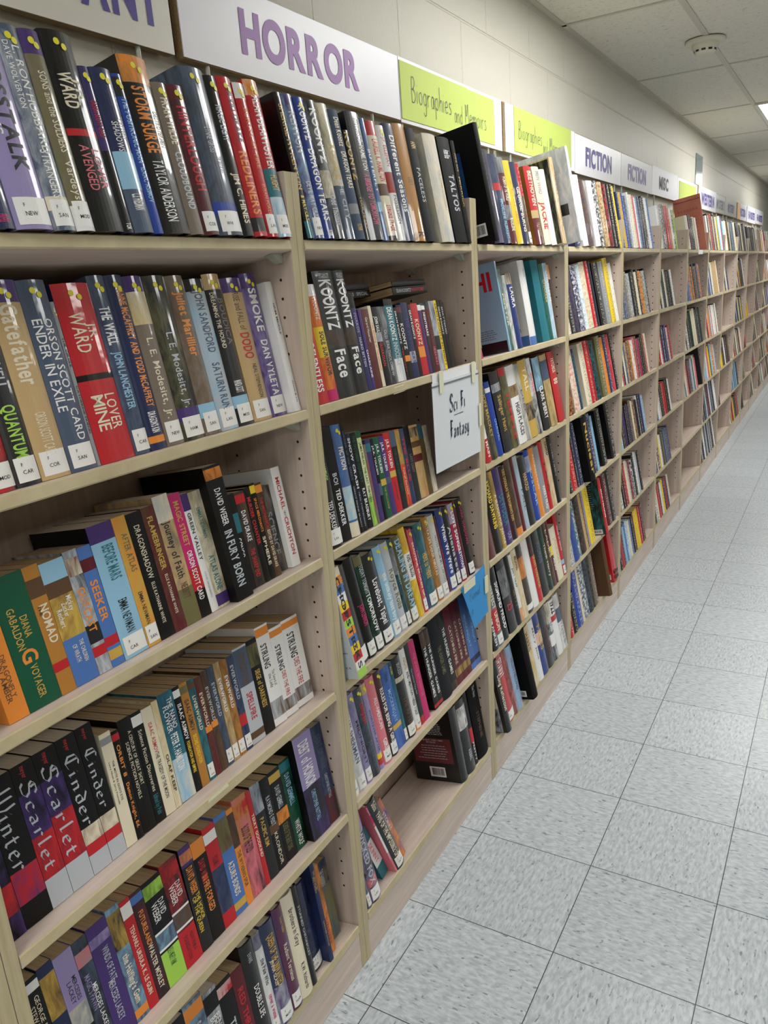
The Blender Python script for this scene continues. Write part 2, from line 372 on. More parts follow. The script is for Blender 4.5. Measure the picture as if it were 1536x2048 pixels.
def panel(x0, x1, holes_left):
    p = MB(); p.bbox(x0, x1, 0, .222, 0, 1.678, 0, 1)
    if holes_left is not None:
        xf = x0 - .0002 if holes_left else x1 + .0002
        z = .215
        while z < 1.66:
            for y in (.029, .181):
                n = 8; r = .0028
                P = [(xf, y + r*math.cos(2*math.pi*i/n), z + r*math.sin(2*math.pi*i/n)) for i in range(n)]
                p.add(P, [tuple(range(n)) if not holes_left else tuple(reversed(range(n)))], 2)
            z += .0322
    return p
def bookcase(b):
    xr = b * BAYW; xl = xr - BAYW
    e = empty('bookcase', (xl, 0, 0))
    p = panel(.0006, .0006 + TH, False); p.build('side_panel', [W_SIDE, W_EDGEV, M_HOLE], e)
    p = panel(BAYW - .0006 - TH, BAYW - .0006, True); p.build('side_panel', [W_SIDE, W_EDGEV, M_HOLE], e)
    k = MB(); k.box(.0195, BAYW - .0195, .212, .218, .05, 1.56); k.build('back_panel', W_BACK, e)
    k = MB(); k.bbox(.0195, BAYW - .0195, .001, .018, 0, .0995, 0, 0); k.build('kickboard', W_SHELF, e)
    for r in range(1, 7):
        s = MB(); s.bbox(.021, BAYW - .021, 0, .205, -TH, 0, 0, 1, .002)
        so = s.build('shelf', [W_SHELF, W_EDGE], e); so.location = (0, 0, SHELF_Z[r]); so.rotation_euler = (-BETA, 0, 0)
        if r < 6 and b < 8:
            for y in (.022, .168):
                c = MB(); w = BAYW - .021
                c.add([(w,y,-TH-.0005),(w,y+.018,-TH-.0005),(w-.03,y+.018,-TH-.0005),(w-.03,y,-TH-.0005),(w,y+.003,-TH-.016),(w,y+.015,-TH-.016),(w-.006,y+.015,-TH-.016),(w-.006,y+.003,-TH-.016)],
                      [(0,1,2,3),(4,7,6,5),(0,4,5,1),(1,5,6,2),(2,6,7,3),(3,7,4,0)])
                c.build('shelf_clip', M_CLIP, so)
    return e
tag(bookcase(-0), CASELOOK[0], 'bookcase', 'light maple bookcases along the wall')
for b in range(1, NB): tag(bookcase(b), CASELOOK[b], 'bookcase', 'light maple bookcases along the wall')
tag(bookcase(-1), 'light maple bookcase at the left edge, only its side panel showing', 'bookcase', 'light maple bookcases along the wall')

# ---------------------------------------------------------------- books
PAL = dict(black='0a0a0b', charcoal='212327', navy='222c52', blue='20409c', cornflower='4a72b4', skyblue='8fbcd8', teal='2a6f7c', green='16543c', lime='9fcf52', olive='6d6a44',
 tan='bfa273', ochre='b07a35', orange='e08a38', brown='5c432e', maroon='5c1b26', red='b8232b', pink='d4707c', magenta='c0286c', purple='463070', lilac='9488b8', cream='ddd4bc',
 white='e4e4e4', grey='8d9195', slate='48566c', yellow='e6c832', gold='c4a24a', taupe='796d62', silver='b4bac2')
NICE = dict(skyblue='light blue', cornflower='mid blue', charcoal='dark grey', slate='slate blue', navy='navy blue', green='dark green', lime='lime green', gold='golden', ochre='orange-brown', silver='silver-grey', teal='teal', magenta='deep pink')
def nice(c): return ' and '.join(NICE.get(x, x) for x in c.split('+'))
MC = {}
def cmat(col, kind):
    key = (col, kind)
    if key in MC: return MC[key]
    rough = {'j': .4, 'c': .6, 'p': .38}[kind]; coat = {'j': .7, 'c': 0, 'p': 0}[kind]
    cs = col.split('+')
    m, t, b = newmat('cover_' + col.replace('+', '_'), rough, srgb(PAL[cs[0]]), coat, {'j': .25, 'c': .15, 'p': .3}[kind])
    v = coords(t, 'Object', (1, 1, .35) if len(cs) == 2 else (1, 1, 1))
    if len(cs) == 2:
        n = N(t, 'ShaderNodeTexNoise', Scale=55.0, Detail=4.0, Roughness=.6, Distortion=.8); t.links.new(v, n.inputs['Vector'])
        c = ramp(t, n.outputs[0], [(.40, srgb(PAL[cs[0]])), (.72, srgb(PAL[cs[1]]))])
        t.links.new(c, b.inputs['Base Color'])
    if kind == 'j':
        n2 = N(t, 'ShaderNodeTexNoise', Scale=30.0, Detail=2.0); t.links.new(v, n2.inputs['Vector'])
        bp = t.nodes.new('ShaderNodeBump'); bp.inputs['Strength'].default_value = .25; bp.inputs['Distance'].default_value = .002
        t.links.new(n2.outputs[0], bp.inputs['Height']); t.links.new(bp.outputs[0], b.inputs['Coat Normal'])
    MC[key] = m; return m
LM = {}
def lmat(col):
    if col not in LM: LM[col] = plain('print_' + col, PAL[col], .45)
    return LM[col]
M_PG, t, b = newmat('page_block', .9, spec=.1)
v = coords(t, 'Object', (900, 4, 4)); n = N(t, 'ShaderNodeTexNoise', Scale=1.0, Detail=1.0); t.links.new(v, n.inputs['Vector'])
t.links.new(ramp(t, n.outputs[0], [(.3, srgb('b7aa92')), (.7, srgb('d8cdb8'))]), b.inputs['Base Color'])
M_PGO, t, b = newmat('aged_page_block', .9, spec=.1)
v = coords(t, 'Object', (900, 4, 4)); n = N(t, 'ShaderNodeTexNoise', Scale=1.0, Detail=1.0); t.links.new(v, n.inputs['Vector'])
t.links.new(ramp(t, n.outputs[0], [(.3, srgb('a38b66')), (.7, srgb('c9b08a'))]), b.inputs['Base Color'])

BASEC = dict(black='141414', charcoal='141414')
def make_book(t, h, k, col, txt, opts, D):
    """one book: spine at y = 0 facing -Y, left cover at x = 0. returns [parts]"""
    hard = k != 'p'
    bulge = min(.0055, t * .16) if hard else .0007
    c = .0024 if hard else .0007
    c = min(c, t * .2)
    NA = 8 if hard else 4
    cv = col; bands = []; stick = False; dots = 0
    for o in opts:
        if o.startswith('cv:'): cv = o[3:]
        elif o.startswith('b:'):
            r, bc = o[2:].split(':'); a, b = r.split('-'); bands.append((float(a), float(b), bc))
        elif o == 's': stick = True
        elif o == 'd': dots = 2
    def by(x):
        u = (x - t/2) / (t/2); return -bulge * max(0., 1 - u*u)
    mats = [cmat(cv, k), cmat(col, k), M_STICK]; names = {cv: 0}
    mi = {}
    def midx(name):
        if name not in mi: mats.append(cmat(name, k)); mi[name] = len(mats) - 1
        return mi[name]
    lv = sorted(set([0., 1.] + [1 - a for a, b, _ in bands] + [1 - b for a, b, _ in bands]))
    lv = [min(max(q, 0.), 1.) for q in lv]; lv = sorted(set(lv))
    outer = [(0, D)] + [(t * i / NA, by(t * i / NA)) for i in range(NA + 1)] + [(t, D)]
    inner = [(c, D)] + [(c + (t - 2*c) * i / NA, by(c + (t - 2*c) * i / NA) + c) for i in range(NA + 1)] + [(t - c, D)]
    n = len(outer); B = MB()
    for li_ in range(len(lv) - 1):
        z0, z1 = lv[li_] * h, lv[li_ + 1] * h; mid = 1 - (lv[li_] + lv[li_ + 1]) / 2
        sm = 1
        for a, b_, bc in bands:
            if a <= mid <= b_: sm = midx(bc)
        for i in range(n - 1):
            (xa, ya), (xb, yb) = outer[i], outer[i+1]
            sp = 1 <= i <= NA
            B.add([(xa,ya,z0),(xb,yb,z0),(xb,yb,z1),(xa,ya,z1)], [(0,1,2,3)], sm if sp else 0, sp)
    for i in range(n - 1):
        (xa, ya), (xb, yb) = inner[i], inner[i+1]
        B.add([(xa,ya,0),(xb,yb,0),(xb,yb,h),(xa,ya,h)], [(3,2,1,0)], 0)
        o0, o1, i0, i1 = outer[i], outer[i+1], inner[i], inner[i+1]
        B.add([(*o0, h), (*o1, h), (*i1, h), (*i0, h)], [(0,1,2,3)], 0); B.add([(*o0, 0), (*o1, 0), (*i1, 0), (*i0, 0)], [(3,2,1,0)], 0)
    for s in (0, 1):
        xa, xb = (0, c) if s == 0 else (t - c, t)
        B.add([(xa, D, 0), (xb, D, 0), (xb, D, h), (xa, D, h)], [(3,2,1,0)], 0)
    # lettering printed on the spine
    for part in [q for q in txt.split(';') if q]:
        body, spec = part.rsplit('@', 1); sp = spec.split(':')
        a, b_ = [float(q) for q in sp[0].split('-')]; tc = sp[1]
        off = float(sp[2]) if len(sp) > 2 else 0.; wf = float(sp[3]) if len(sp) > 3 else .5
        if len(sp) > 4 and sp[4] == 'bl': V, F, L = strokes(body, NIB, .038, .038, .14); cap = 1.0
        else: V, F, L = layout(body, 1 if wf >= .45 else 0); cap = .73
        if not len(V): continue
        W_ = t * wf * .92; LL = (b_ - a) * h
        sx = LL / L; sy = W_ / cap
        if sx > sy * 1.9: sx = sy * 1.9
        gapx = (LL - sx * L) / 2
        lm = len(mats); mats.append(lmat(tc))
        vv = []
        for x, y in V:
            X = t/2 + off * t + (y - cap/2) * sy; X = min(max(X, .0004), t - .0004)
            vv.append((X, by(X) - .0003, h * (1 - a) - gapx - x * sx))
        B.add(vv, F, lm)
    deco(B, mats, opts, t, h, D)
    parts = [B.build('cover', mats)]
    # pages
    g = MB(); i_ = .0035 if hard else .0004
    g.box(c, t - c, c + .001, D - (.004 if hard else .0005), i_, h - i_)
    parts.append(g.build('pages', M_PG if hard or h > .2 else M_PGO))
    if stick and t > .01:
        s = MB(); z0, z1 = .005, min(.036, h * .16); x0, x1 = t * .1, t * .97
        nn = 6
        for i in range(nn):
            xa = x0 + (x1-x0)*i/nn; xb = x0 + (x1-x0)*(i+1)/nn
            s.add([(xa, by(xa)-.0004, z0), (xb, by(xb)-.0004, z0), (xb, by(xb)-.0004, z1), (xa, by(xa)-.0004, z1)], [(0,1,2,3)], 0, True)
        V, F, L = layout('F', 0)
        xx = t * .3; s.add([(xx + p[0]*.006, by(xx) - .0008, z1 - .011 + p[1]*.006) for p in V], F, 1)
        V, F, L = layout(random.choice(['CAR', 'MOD', 'LAN', 'NEW', 'SAN', 'HAM', 'COR', 'WHI']), 0)
        ww = min(.007, t * .5 / L); s.add([(xx + p[0]*ww, by(xx + p[0]*ww) - .0006, z1 - .021 + p[1]*ww) for p in V], F, 1)
        parts.append(s.build('call_number_label', [M_STICK, M_INK]))
    for q in range(dots):
        s = MB(); r = min(.0042, t * .22); cx = t * (.42 + .2 * q); cz = h * (.945 - .022 * q); 
        P = [(cx + r*math.cos(2*math.pi*i/12), by(cx + r*math.cos(2*math.pi*i/12)) - .0006 - q*.0002, cz + r*math.sin(2*math.pi*i/12)) for i in range(12)]
        s.add(P, [tuple(range(12))]); parts.append(s.build('dot_sticker', M_DOT))
    return parts
def rect(B, m, d0, d1, z0, z1, x=-.0003):
    B.add([(x, d0, z0), (x, d1, z0), (x, d1, z1), (x, d0, z1)], [(3,2,1,0)], m)
def sidetext(B, m, text, d0, d1, z, hh, x=-.0006):
    """text on the left cover read from outside: runs from the fore edge (large y) towards the spine"""
    V, F, L = layout(text, 0); sx = (d1 - d0) / L
    B.add([(x, d1 - p[0]*sx, z + p[1]*hh) for p in V], F, m)
def barcode(B, mats, d0, d1, z0, z1, x=-.0006):
    w = len(mats); mats.append(M_STICK); k = len(mats); mats.append(M_INK)
    rect(B, w, d0, d1, z0, z1, x)
    rnd = random.Random(7); d = d0 + .005
    while d < d1 - .006:
        ww = rnd.choice([.0005, .001, .0015]); rect(B, k, d, d + ww, z0 + .005, z1 - .004, x - .0003); d += ww + rnd.choice([.0006, .001])
def lines(B, m, d0, d1, z0, z1, n, x=-.0005):
    rnd = random.Random(n)
    for i in range(n):
        z = z1 - (z1 - z0) * i / n; d = d1 - rnd.uniform(0, .02)
        while d > d0 + .01:
            w = rnd.uniform(.004, .012); rect(B, m, max(d0, d - w), d, z - .0018, z, x); d -= w + .002
def deco(B, mats, opts, t, h, D):
    def add(m): mats.append(m); return len(mats) - 1
    if 'chop' in opts:
        cols = ['cream', 'orange', 'cornflower', 'white', 'yellow', 'red', 'lime', 'orange', 'cornflower', 'yellow', 'red', 'white', 'lime']
        for i, c in enumerate(cols):
            m = add(lmat(c)); z1 = h * (1 - i / 13); z0 = h * (1 - (i + 1) / 13)
            B.add([(.0008, -.00085, z0), (t - .0008, -.00085, z0), (t - .0008, -.00085, z1), (.0008, -.00085, z1)], [(0,1,2,3)], m)
        m = add(lmat('charcoal')); V, F, L = layout('CHOPSTICKS', 1)
        for i, ch in enumerate('CHOPSTICKS'):
            V, F, L = layout(ch, 1); zc = h * (1 - (i + 1.5) / 13)
            sc = .016
            B.add([(t/2 + (p[1] - .36) * sc * min(1, t/.02), -.0012, zc + L*sc/2 - p[0]*sc) for p in V], F, m)
        m = add(plain('pale_cover', 'b4bfc4', .4)); rect(B, m, .001, D - .001, .001, h - .001, -.0002)
        m = add(M_INKB)
        for j, tx in enumerate(['et.', 'early.', 'where', 'e.', 'our', '', 'email.com', '', 'ct']):
            if tx: sidetext(B, m, tx, .012, .012 + .007 * len(tx), h * .66 - j * .017, .008)
    if 'blackback' in opts:
        m = add(plain('dark_red_panel', '64232a', .45)); w = add(lmat('silver')); rect(B, m, .012, D - .008, h * .26, h * .60)
        sidetext(B, w, 'THE #1 NEW YORK TIMES', .035, D - .03, h * .565, .006); sidetext(B, w, 'BESTSELLER', .06, D - .055, h * .535, .006)
        lines(B, w, .025, D - .02, h * .29, h * .5, 6); lines(B, w, .03, D - .04, h * .64, h * .8, 7)
        barcode(B, mats, .045, .095, h * .06, h * .2)
    if 'art' in opts:
        m = add(cmat('blue+teal', 'c')); rect(B, m, .05, .14, h * .42, h * .8); barcode(B, mats, .018, .075, h * .06, h * .17)
    if 'bigblue' in opts:
        m = add(plain('red_title', 'c01c2c', .4)); V, F, L = layout('HI', 1); sc = .088
        B.add([(-.0006, .020 + (L - p[0]) * sc * .8, h * .70 + p[1] * sc * .85) for p in V], F, m)
        m = add(cmat('black', 'j')); rect(B, m, .004, D, 0.001, h * .13, -.0002)
        lm_ = add(lmat('slate')); lines(B, lm_, .03, .13, h * .15, h * .27, 5); barcode(B, mats, .085, .145, h * .10, h * .19)
    if 'whiteblue' in opts:
        m = add(cmat('cornflower', 'j')); rect(B, m, .002, D, .001, h * .12); barcode(B, mats, .02, .05, h * .15, h * .23)
    if 'bigblack' in opts: barcode(B, mats, .02, .09, h * .04, h * .13)
    if 'marble' in opts:
        m = add(cmat('cream', 'j')); rect(B, m, .012, D, h * .35, h - .002); m = add(cmat('silver+black', 'c')); rect(B, m, .012, D, .002, h * .35)
    if 'photoback' in opts:
        m = add(cmat('charcoal+olive', 'c')); rect(B, m, .004, D - .004, .004, h - .004)
    if 'greyback' in opts:
        m = add(cmat('charcoal', 'j')); rect(B, m, .05, .16, h * .08, h * .25); rect(B, m, .02, .1, h * .3, h * .42)
    if 'ochreback' in opts:
        m = add(cmat('ochre', 'j')); rect(B, m, .0005, D, .001, h - .001)
    if 'backcov' in opts:
        m = add(cmat('black+teal', 'j')); rect(B, m, .001, D, .001, h - .001, -.0002); w = add(lmat('silver'))
        lines(B, w, .03, .13, h * .45, h * .9, 12); barcode(B, mats, .015, .08, h * .02, h * .1)
    if 'redalbum' in opts:
        w = add(lmat('cream')); k_ = add(lmat('charcoal'))
        for z in (.05, .16): 
            B.add([(t*.15, -.0075, h*z), (t*.9, -.0075, h*z), (t*.9, -.0075, h*(z+.07)), (t*.15, -.0075, h*(z+.07))], [(0,1,2,3)], k_)
        barcode(B, mats, .01, .05, h * .06, h * .16)

RW = {1: 'top', 2: 'second', 3: 'third', 4: 'fourth', 5: 'fifth', 6: 'bottom'}
ON = ['first','second','third','fourth','fifth','sixth','seventh','eighth','ninth','tenth','eleventh','twelfth','thirteenth','fourteenth','fifteenth','sixteenth','seventeenth','eighteenth','nineteenth','twentieth','twenty-first','twenty-second','twenty-third','twenty-fourth','twenty-fifth','twenty-sixth','twenty-seventh','twenty-eighth']
BOOKS = [
 (1, 1, -0.5842, 0.0294, 0.2234, -0.006, 0.0235, 'j', 'navy', 'IDIOT@.3-.6:white;PRESS@.93-.97:magenta', 's0'),
 (1, 1, -0.5542, 0.051, 0.2328, -0.006, 0.0235, 'j', 'lilac', 'CROSSTALK@.06-.72:charcoal:.1:.45;WILLIS@.3-.55:white:-.25:.3', 's'),
 (1, 1, -0.5026, 0.0324, 0.233, -0.006, 0.0235, 'j', 'slate+silver', 'L. RON HUBBARD@.1-.62:white:.12:.4;DAVE WOLVERTON@.08-.4:white:-.25:.22;STRANGERS@.6-.84:white:0:.4', 'd,s,b:.83-.9:cream'),
 (1, 1, -0.4696, 0.029, 0.2341, -0.006, 0.0235, 'j', 'olive+taupe', 'SONS and the SOLDIERS@.2-.6:cream:0:.4;Vardeys@.64-.84:cream:0:.4', 'd,s,b:0-.12:purple,b:.87-1:white'),
 (1, 1, -0.4399, 0.0468, 0.2407, -0.006, 0.0235, 'j', 'black', 'WARD@.2-.38:cream:-.1:.45;J.R.@.22-.36:cream:.24:.28;LOVER@.58-.78:pink:.2:.32;AVENGED@.56-.79:pink:-.15:.32', 'd,b:.48-.515:red'),
 (1, 1, -0.3925, 0.0168, 0.2068, -0.006, 0.0235, 'j', 'purple+navy', 'ORSON SCOTT CARD@.2-.42:red:0:.6;TOR@.94-.98:white', 'd,b:.5-1:black'),
 (1, 1, -0.3751, 0.036, 0.2089, -0.006, 0.0235, 'j', 'navy', 'CROWN@.3-.42:white:.2:.3;SHADOWS@.32-.5:white:-.1:.3;C.S. FRIEDMAN@.76-.86:white', 'd,b:.5-.73:skyblue,b:.73-1:slate'),
 (1, 1, -0.3385, 0.0171, 0.2075, -0.006, 0.0235, 'j', 'blue', 'THE POSITRONIC MAN@.15-.55:skyblue;ISAAC ASIMOV@.58-.8:skyblue', 'd,b:.02-.14:charcoal'),
 (1, 1, -0.3208, 0.0525, 0.2354, -0.006, 0.0235, 'j', 'black', 'STORM SURGE@.17-.54:orange:-.1:.45;TAYLOR ANDERSON@.58-.93:white:-.1:.4;DESTROYERMEN@.3-.5:cream:.3:.2', 'd,b:0-.15:orange+olive,cv:black'),
 (1, 1, -0.2677, 0.0289, 0.2087, -0.006, 0.0235, 'j', 'taupe', 'FRAN WILDE@.1-.4:cream;CLOUDBOUND@.45-.83:silver', 'd'),
 (1, 1, -0.2382, 0.033, 0.2105, -0.006, 0.0235, 'j', 'maroon+charcoal', 'HINTERLOUGH@.14-.7:red:0:.6', 'd,s,b:0-.1:maroon'),
 (1, 1, -0.2045, 0.0543, 0.2426, -0.006, 0.0235, 'j', 'slate+charcoal', 'LYNNE GROSS@.35-.5:silver:0:.25;THE MAGICIAN@.52-.62:silver:.2:.2', 'd,s,b:.8-.88:blue'),
 (1, 1, -0.1497, 0.0279, 0.2386, -0.006, 0.023, 'j', 'black', 'MAGIC LIGHT@.18-.4:silver;JIM C. HINES@.6-.92:cream', 'd'),
 (1, 1, -0.1211, 0.0345, 0.2421, -0.006, 0.023, 'j', 'red', 'DAVID DRAKE@.05-.4:slate:.1:.5;REDLINERS@.46-.86:orange:0:.6', 'd,b:.88-.97:charcoal'),
 (1, 1, -0.086, 0.0275, 0.2394, -0.006, 0.0114, 'j', 'red', 'BURSTS OF FIRE@.16-.55:orange:0:.35;SUSAN FOREST@.65-.87:orange:0:.3', 'd,s,b:0-.1:white'),
 (1, 1, -0.0579, 0.0363, 0.2495, -0.006, 0.0092, 'j', 'red', 'ALAN DEAN FOSTER@.1-.56:white:0:.5;FLIGHT@.6-.7:gold', 'd,s,b:0-.1:orange+white,b:.56-.74:teal,b:.74-1:skyblue+white'),
 (1, 2, -0.6257, 0.0294, 0.2473, 0.03, 0.0022, 'j', 'red+charcoal', 'SNIPES@.6-.8:cream', 's'),
 (1, 2, -0.5957, 0.0354, 0.2536, 0.03, 0.0022, 'j', 'charcoal', 'CORNWELL@.2-.52:silver:0:.5;QUANTUM@.6-.86:lime:0:.55', 's,d'),
 (1, 2, -0.5597, 0.0443, 0.2521, 0.03, 0.0022, 'j', 'tan', 'Gatefather@.12-.52:cream:0:.6;ORSON SCOTT CARD@.66-.88:cream:0:.4', 'd,s,b:0-.11:purple'),
 (1, 2, -0.5148, 0.0424, 0.251, 0.03, 0.0022, 'j', 'slate', 'ENDER IN EXILE@.2-.68:white:-.2:.35;ORSON SCOTT CARD@.2-.84:white:.17:.35', 'd,s'),
 (1, 2, -0.4718, 0.0058, 0.2224, 0.03, 0.0022, 'j', 'grey', 'THE CIRCLE@.2-.4:charcoal;CATHERINE FRIEND@.5-.8:charcoal', 's,d'),
 (1, 2, -0.4653, 0.0611, 0.2449, 0.03, 0.0022, 'j', 'red', 'WARD@.16-.38:cream:-.1:.4;J.R.@.22-.32:cream:.25:.28;LOVER@.62-.82:cream:.2:.35;MINE@.62-.82:cream:-.15:.35', 'd,b:.5-.535:black,cv:navy'),
 (1, 2, -0.4036, 0.03, 0.2542, 0.03, 0.0022, 'j', 'slate+navy', 'THE WALL@.17-.38:white:0:.65;JOHN LANCHESTER@.42-.74:skyblue', 'd,s'),
 (1, 2, -0.373, 0.0319, 0.254, 0.03, 0.0022, 'j', 'navy', "ANNE McCAFFREY AND TODD McCAFFREY@.08-.75:orange:.1:.5;DRAGON'S KIN@.78-.9:white", 'd,b:.92-.96:orange'),
 (1, 2, -0.3405, 0.0361, 0.2518, 0.03, 0.0022, 'j', 'taupe', 'L. E. Modesitt, Jr.@.36-.84:cream:0:.4', 'd,s,b:.09-.28:cream+gold,b:0-.09:purple'),
 (1, 2, -0.3038, 0.0462, 0.2514, 0.03, 0.0022, 'j', 'charcoal+olive', 'L. E. Modesitt, Jr.@.34-.8:silver:0:.35', 'd,s,b:.8-.88:purple'),
 (1, 2, -0.257, 0.0376, 0.2505, 0.03, 0.0022, 'j', 'taupe+brown', 'Juliet Marillier@.1-.5:orange:0:.5', 'd,s,b:.8-.89:skyblue'),
 (1, 2, -0.2188, 0.0428, 0.2444, 0.03, 0.0022, 'j', 'silver+skyblue', 'JOHN SANDFORD@.08-.48:slate:0:.45;SATURN RUN@.55-.86:slate:0:.45', 'd,s,b:0-.08:black'),
 (1, 2, -0.1754, 0.0402, 0.2512, 0.03, 0.0022, 'j', 'charcoal', 'BOUDICA@.16-.46:taupe:.15:.38;DREAMING THE HOUND@.12-.48:cream:-.25:.22;MANDA SCOTT@.7-.78:white', 'd,s,b:0-.1:tan,b:.8-.88:skyblue'),
 (1, 2, -0.0846, 0.0495, 0.2437, 0.03, -0.0018, 'j', 'tan', 'RISE and FALL of@.1-.36:brown:0:.35;DODO@.38-.56:red:0:.5;NEAL STEPHENSON@.6-.84:charcoal:.1:.25', 'd,s,b:0-.1:purple'),
 (1, 2, -0.0416, 0.0425, 0.2499, 0.03, -0.0018, 'j', 'purple+lilac', 'SMOKE@.1-.4:white:0:.5;DAN VYLETA@.46-.85:white:0:.45', 'd,s,b:0-.1:purple'),
 (1, 2, -0.0209, 0.02, 0.2312, 0.012, -0.0018, 'j', 'white', 'GRIM MIDDLE@.16-.4:charcoal:-.1:.22;Amanda M. Lee@.76-.93:charcoal:0:.2', ''),
 (1, 3, -0.6732, 0.0294, 0.1669, 0.028, 0.0118, 'p', 'orange', 'DRAGONFLY@.48-.82:brown:.1:.28;IN AMBER@.55-.85:brown:-.15:.28', ''),
 (1, 3, -0.6432, 0.0484, 0.1801, 0.028, 0.0118, 'p', 'green', 'DIANA@.32-.48:gold:.15:.25;GABALDON@.24-.55:gold:-.15:.25;VOYAGER@.68-.93:gold:0:.25;G@.56-.66:orange:0:.5', ''),
 (1, 3, -0.5942, 0.0235, 0.1802, 0.028, 0.0118, 'p', 'ochre', 'NOMAD@.3-.6:cream:.1:.6;THE@.3-.38:charcoal:-.2:.2', 'b:.75-.82:red,b:.1-.24:brown'),
 (1, 3, -0.5701, 0.0383, 0.1765, 0.028, 0.0118, 'p', 'gold+brown', 'Mickey@.3-.42:white:.25:.25;Zucker@.34-.45:white:0:.25;Reichert@.38-.52:white:-.25:.25;THE CHILDREN@.66-.84:cream:.2:.2;OF WRATH@.68-.82:cream:-.1:.22', 'b:0-.16:skyblue,b:.16-.28:brown,b:.62-1:cornflower'),
 (1, 3, -0.5312, 0.0226, 0.1807, 0.028, 0.0118, 'p', 'silver+charcoal', 'OUTCAST@.3-.66:orange:0:.6', 'b:.06-.2:maroon+cream,b:.6-.75:charcoal,b:.78-.86:red'),
 (1, 3, -0.508, 0.023, 0.1793, 0.028, 0.0118, 'p', 'cornflower', 'SEEKER@.28-.62:orange:0:.6', 'b:.1-.2:maroon,b:.75-.83:red,b:.86-.94:gold'),
 (1, 3, -0.4843, 0.0446, 0.2017, 0.028, 0.0118, 'p', 'skyblue', 'BEFORE MARS@.16-.42:teal:.1:.5;EMMA NEWMAN@.57-.82:black:.05:.4', 's,b:0-.13:purple,cv:black'),
 (1, 3, -0.4391, 0.0251, 0.202, 0.028, 0.0107, 'p', 'gold+orange', 'AFTER ATLAS@.13-.42:olive:.1:.5;EMMA NEWMAN@.58-.83:charcoal:0:.35', 's'),
 (1, 3, -0.4134, 0.0299, 0.2004, 0.028, 0.0107, 'p', 'black', 'DRAGONSHADOW@.1-.52:cream:0:.4;ELLE KATHARINE WHITE@.55-.88:cream:0:.25', ''),
 (1, 3, -0.3829, 0.0256, 0.2018, 0.028, 0.0107, 'p', 'maroon+brown', 'FLAMEBRINGER@.08-.5:gold:0:.45;ELLE KATHARINE WHITE@.54-.86:cream:0:.25', ''),
 (1, 3, -0.3567, 0.0319, 0.2119, 0.028, 0.0094, 'p', 'tan+taupe', 'Journey of Faith@.2-.64:charcoal:0:.5;NESBITT@.68-.8:brown', 'b:0-.2:cream+silver,b:.72-1:olive'),
 (1, 3, -0.3242, 0.0239, 0.207, 0.028, 0.0094, 'p', 'magenta', 'MAGIC STREET@.06-.42:gold:0:.5;ORSON SCOTT CARD@.46-.86:white:0:.5', 'b:.6-.78:red,b:.78-1:black'),
 (1, 3, -0.2997, 0.0161, 0.2013, 0.028, 0.0094, 'p', 'white', 'GREEN VALLEY@.16-.56:charcoal:0:.5;LOUIS GREENBERG@.66-.88:grey:0:.25', 'b:0-.14:purple'),
 (1, 3, -0.283, 0.0281, 0.2, 0.028, 0.0094, 'p', 'cream+olive', 'EMMA NEWMAN@.14-.4:teal:0:.35;ATLAS ALONE@.55-.85:teal:0:.5', 'b:.88-.98:purple'),
 (1, 3, -0.2543, 0.0407, 0.2331, 0.01, 0.0094, 'p', 'black', 'DAVID WEBER@.17-.44:white:0:.4;IN FURY BORN@.48-.9:silver:0:.5', 'b:.02-.1:orange+black'),
 (1, 3, -0.1854, 0.027, 0.1738, 0.028, -0.02, 'p', 'black', 'CONGO@.45-.65:white', 'b:.2-.4:teal'),
 (1, 3, -0.1595, 0.0252, 0.1726, 0.028, -0.02, 'p', 'charcoal+brown', 'DAVID DRAKE@.2-.52:white:0:.5;THE SHARP END@.6-.9:red', 'b:.03-.12:red'),
 (1, 3, -0.143, 0.016, 0.1742, 0.028, -0.02, 'p', 'black', 'MURDER CHANTER@.1-.6:red:0:.6', ''),
 (1, 3, -0.1281, 0.0142, 0.1777, 0.028, -0.02, 'p', 'black', 'SPACE MERCHANTS@.15-.5:orange;SPHERE@.55-.85:cream:0:.6', 'b:.02-.1:yellow'),
 (1, 3, -0.1103, 0.0173, 0.1748, 0.028, -0.02, 'p', 'brown+black', 'THE MECHANICAL@.15-.5:red;EDITED BY DAVID DRAKE@.5-.9:cream', 'b:.02-.1:orange'),
 (1, 3, -0.0765, 0.0331, 0.1627, 0.04, -0.02, 'p', 'charcoal+taupe', 'SCIENCE@.3-.8:grey', ''),
 (1, 3, -0.0514, 0.0245, 0.1911, 0.028, -0.02, 'p', 'white', 'MICHAEL@.1-.42:red:0:.45;NEXT@.44-.5:charcoal:0:.25;CRICHTON@.5-.88:red:0:.45', ''),
 (1, 4, -0.7086, 0.0294, 0.23, 0.035, -0.0163, 'p', 'black+purple', 'Winter@.1-.62:silver:0:.72:bl', 'b:.68-.86:red+maroon'),
 (1, 4, -0.6681, 0.0399, 0.21, 0.035, -0.0163, 'p', 'black', 'Winter@.08-.62:silver:0:.78:bl', 'b:.62-.84:red+purple'),
 (1, 4, -0.6342, 0.0333, 0.21, 0.035, -0.0163, 'p', 'black', 'meyer@.02-.1:red:0:.25;Scarlet@.11-.76:silver:0:.72:bl', 'b:.2-.5:purple+black,b:.5-.8:red+maroon,b:.8-1:silver'),
 (1, 4, -0.598, 0.0356, 0.21, 0.035, -0.0163, 'p', 'black', 'meyer@.02-.1:red:0:.25;Scarlet@.11-.76:silver:0:.72:bl', 'b:.2-.45:purple+black,b:.45-.8:red+maroon,b:.8-1:silver'),
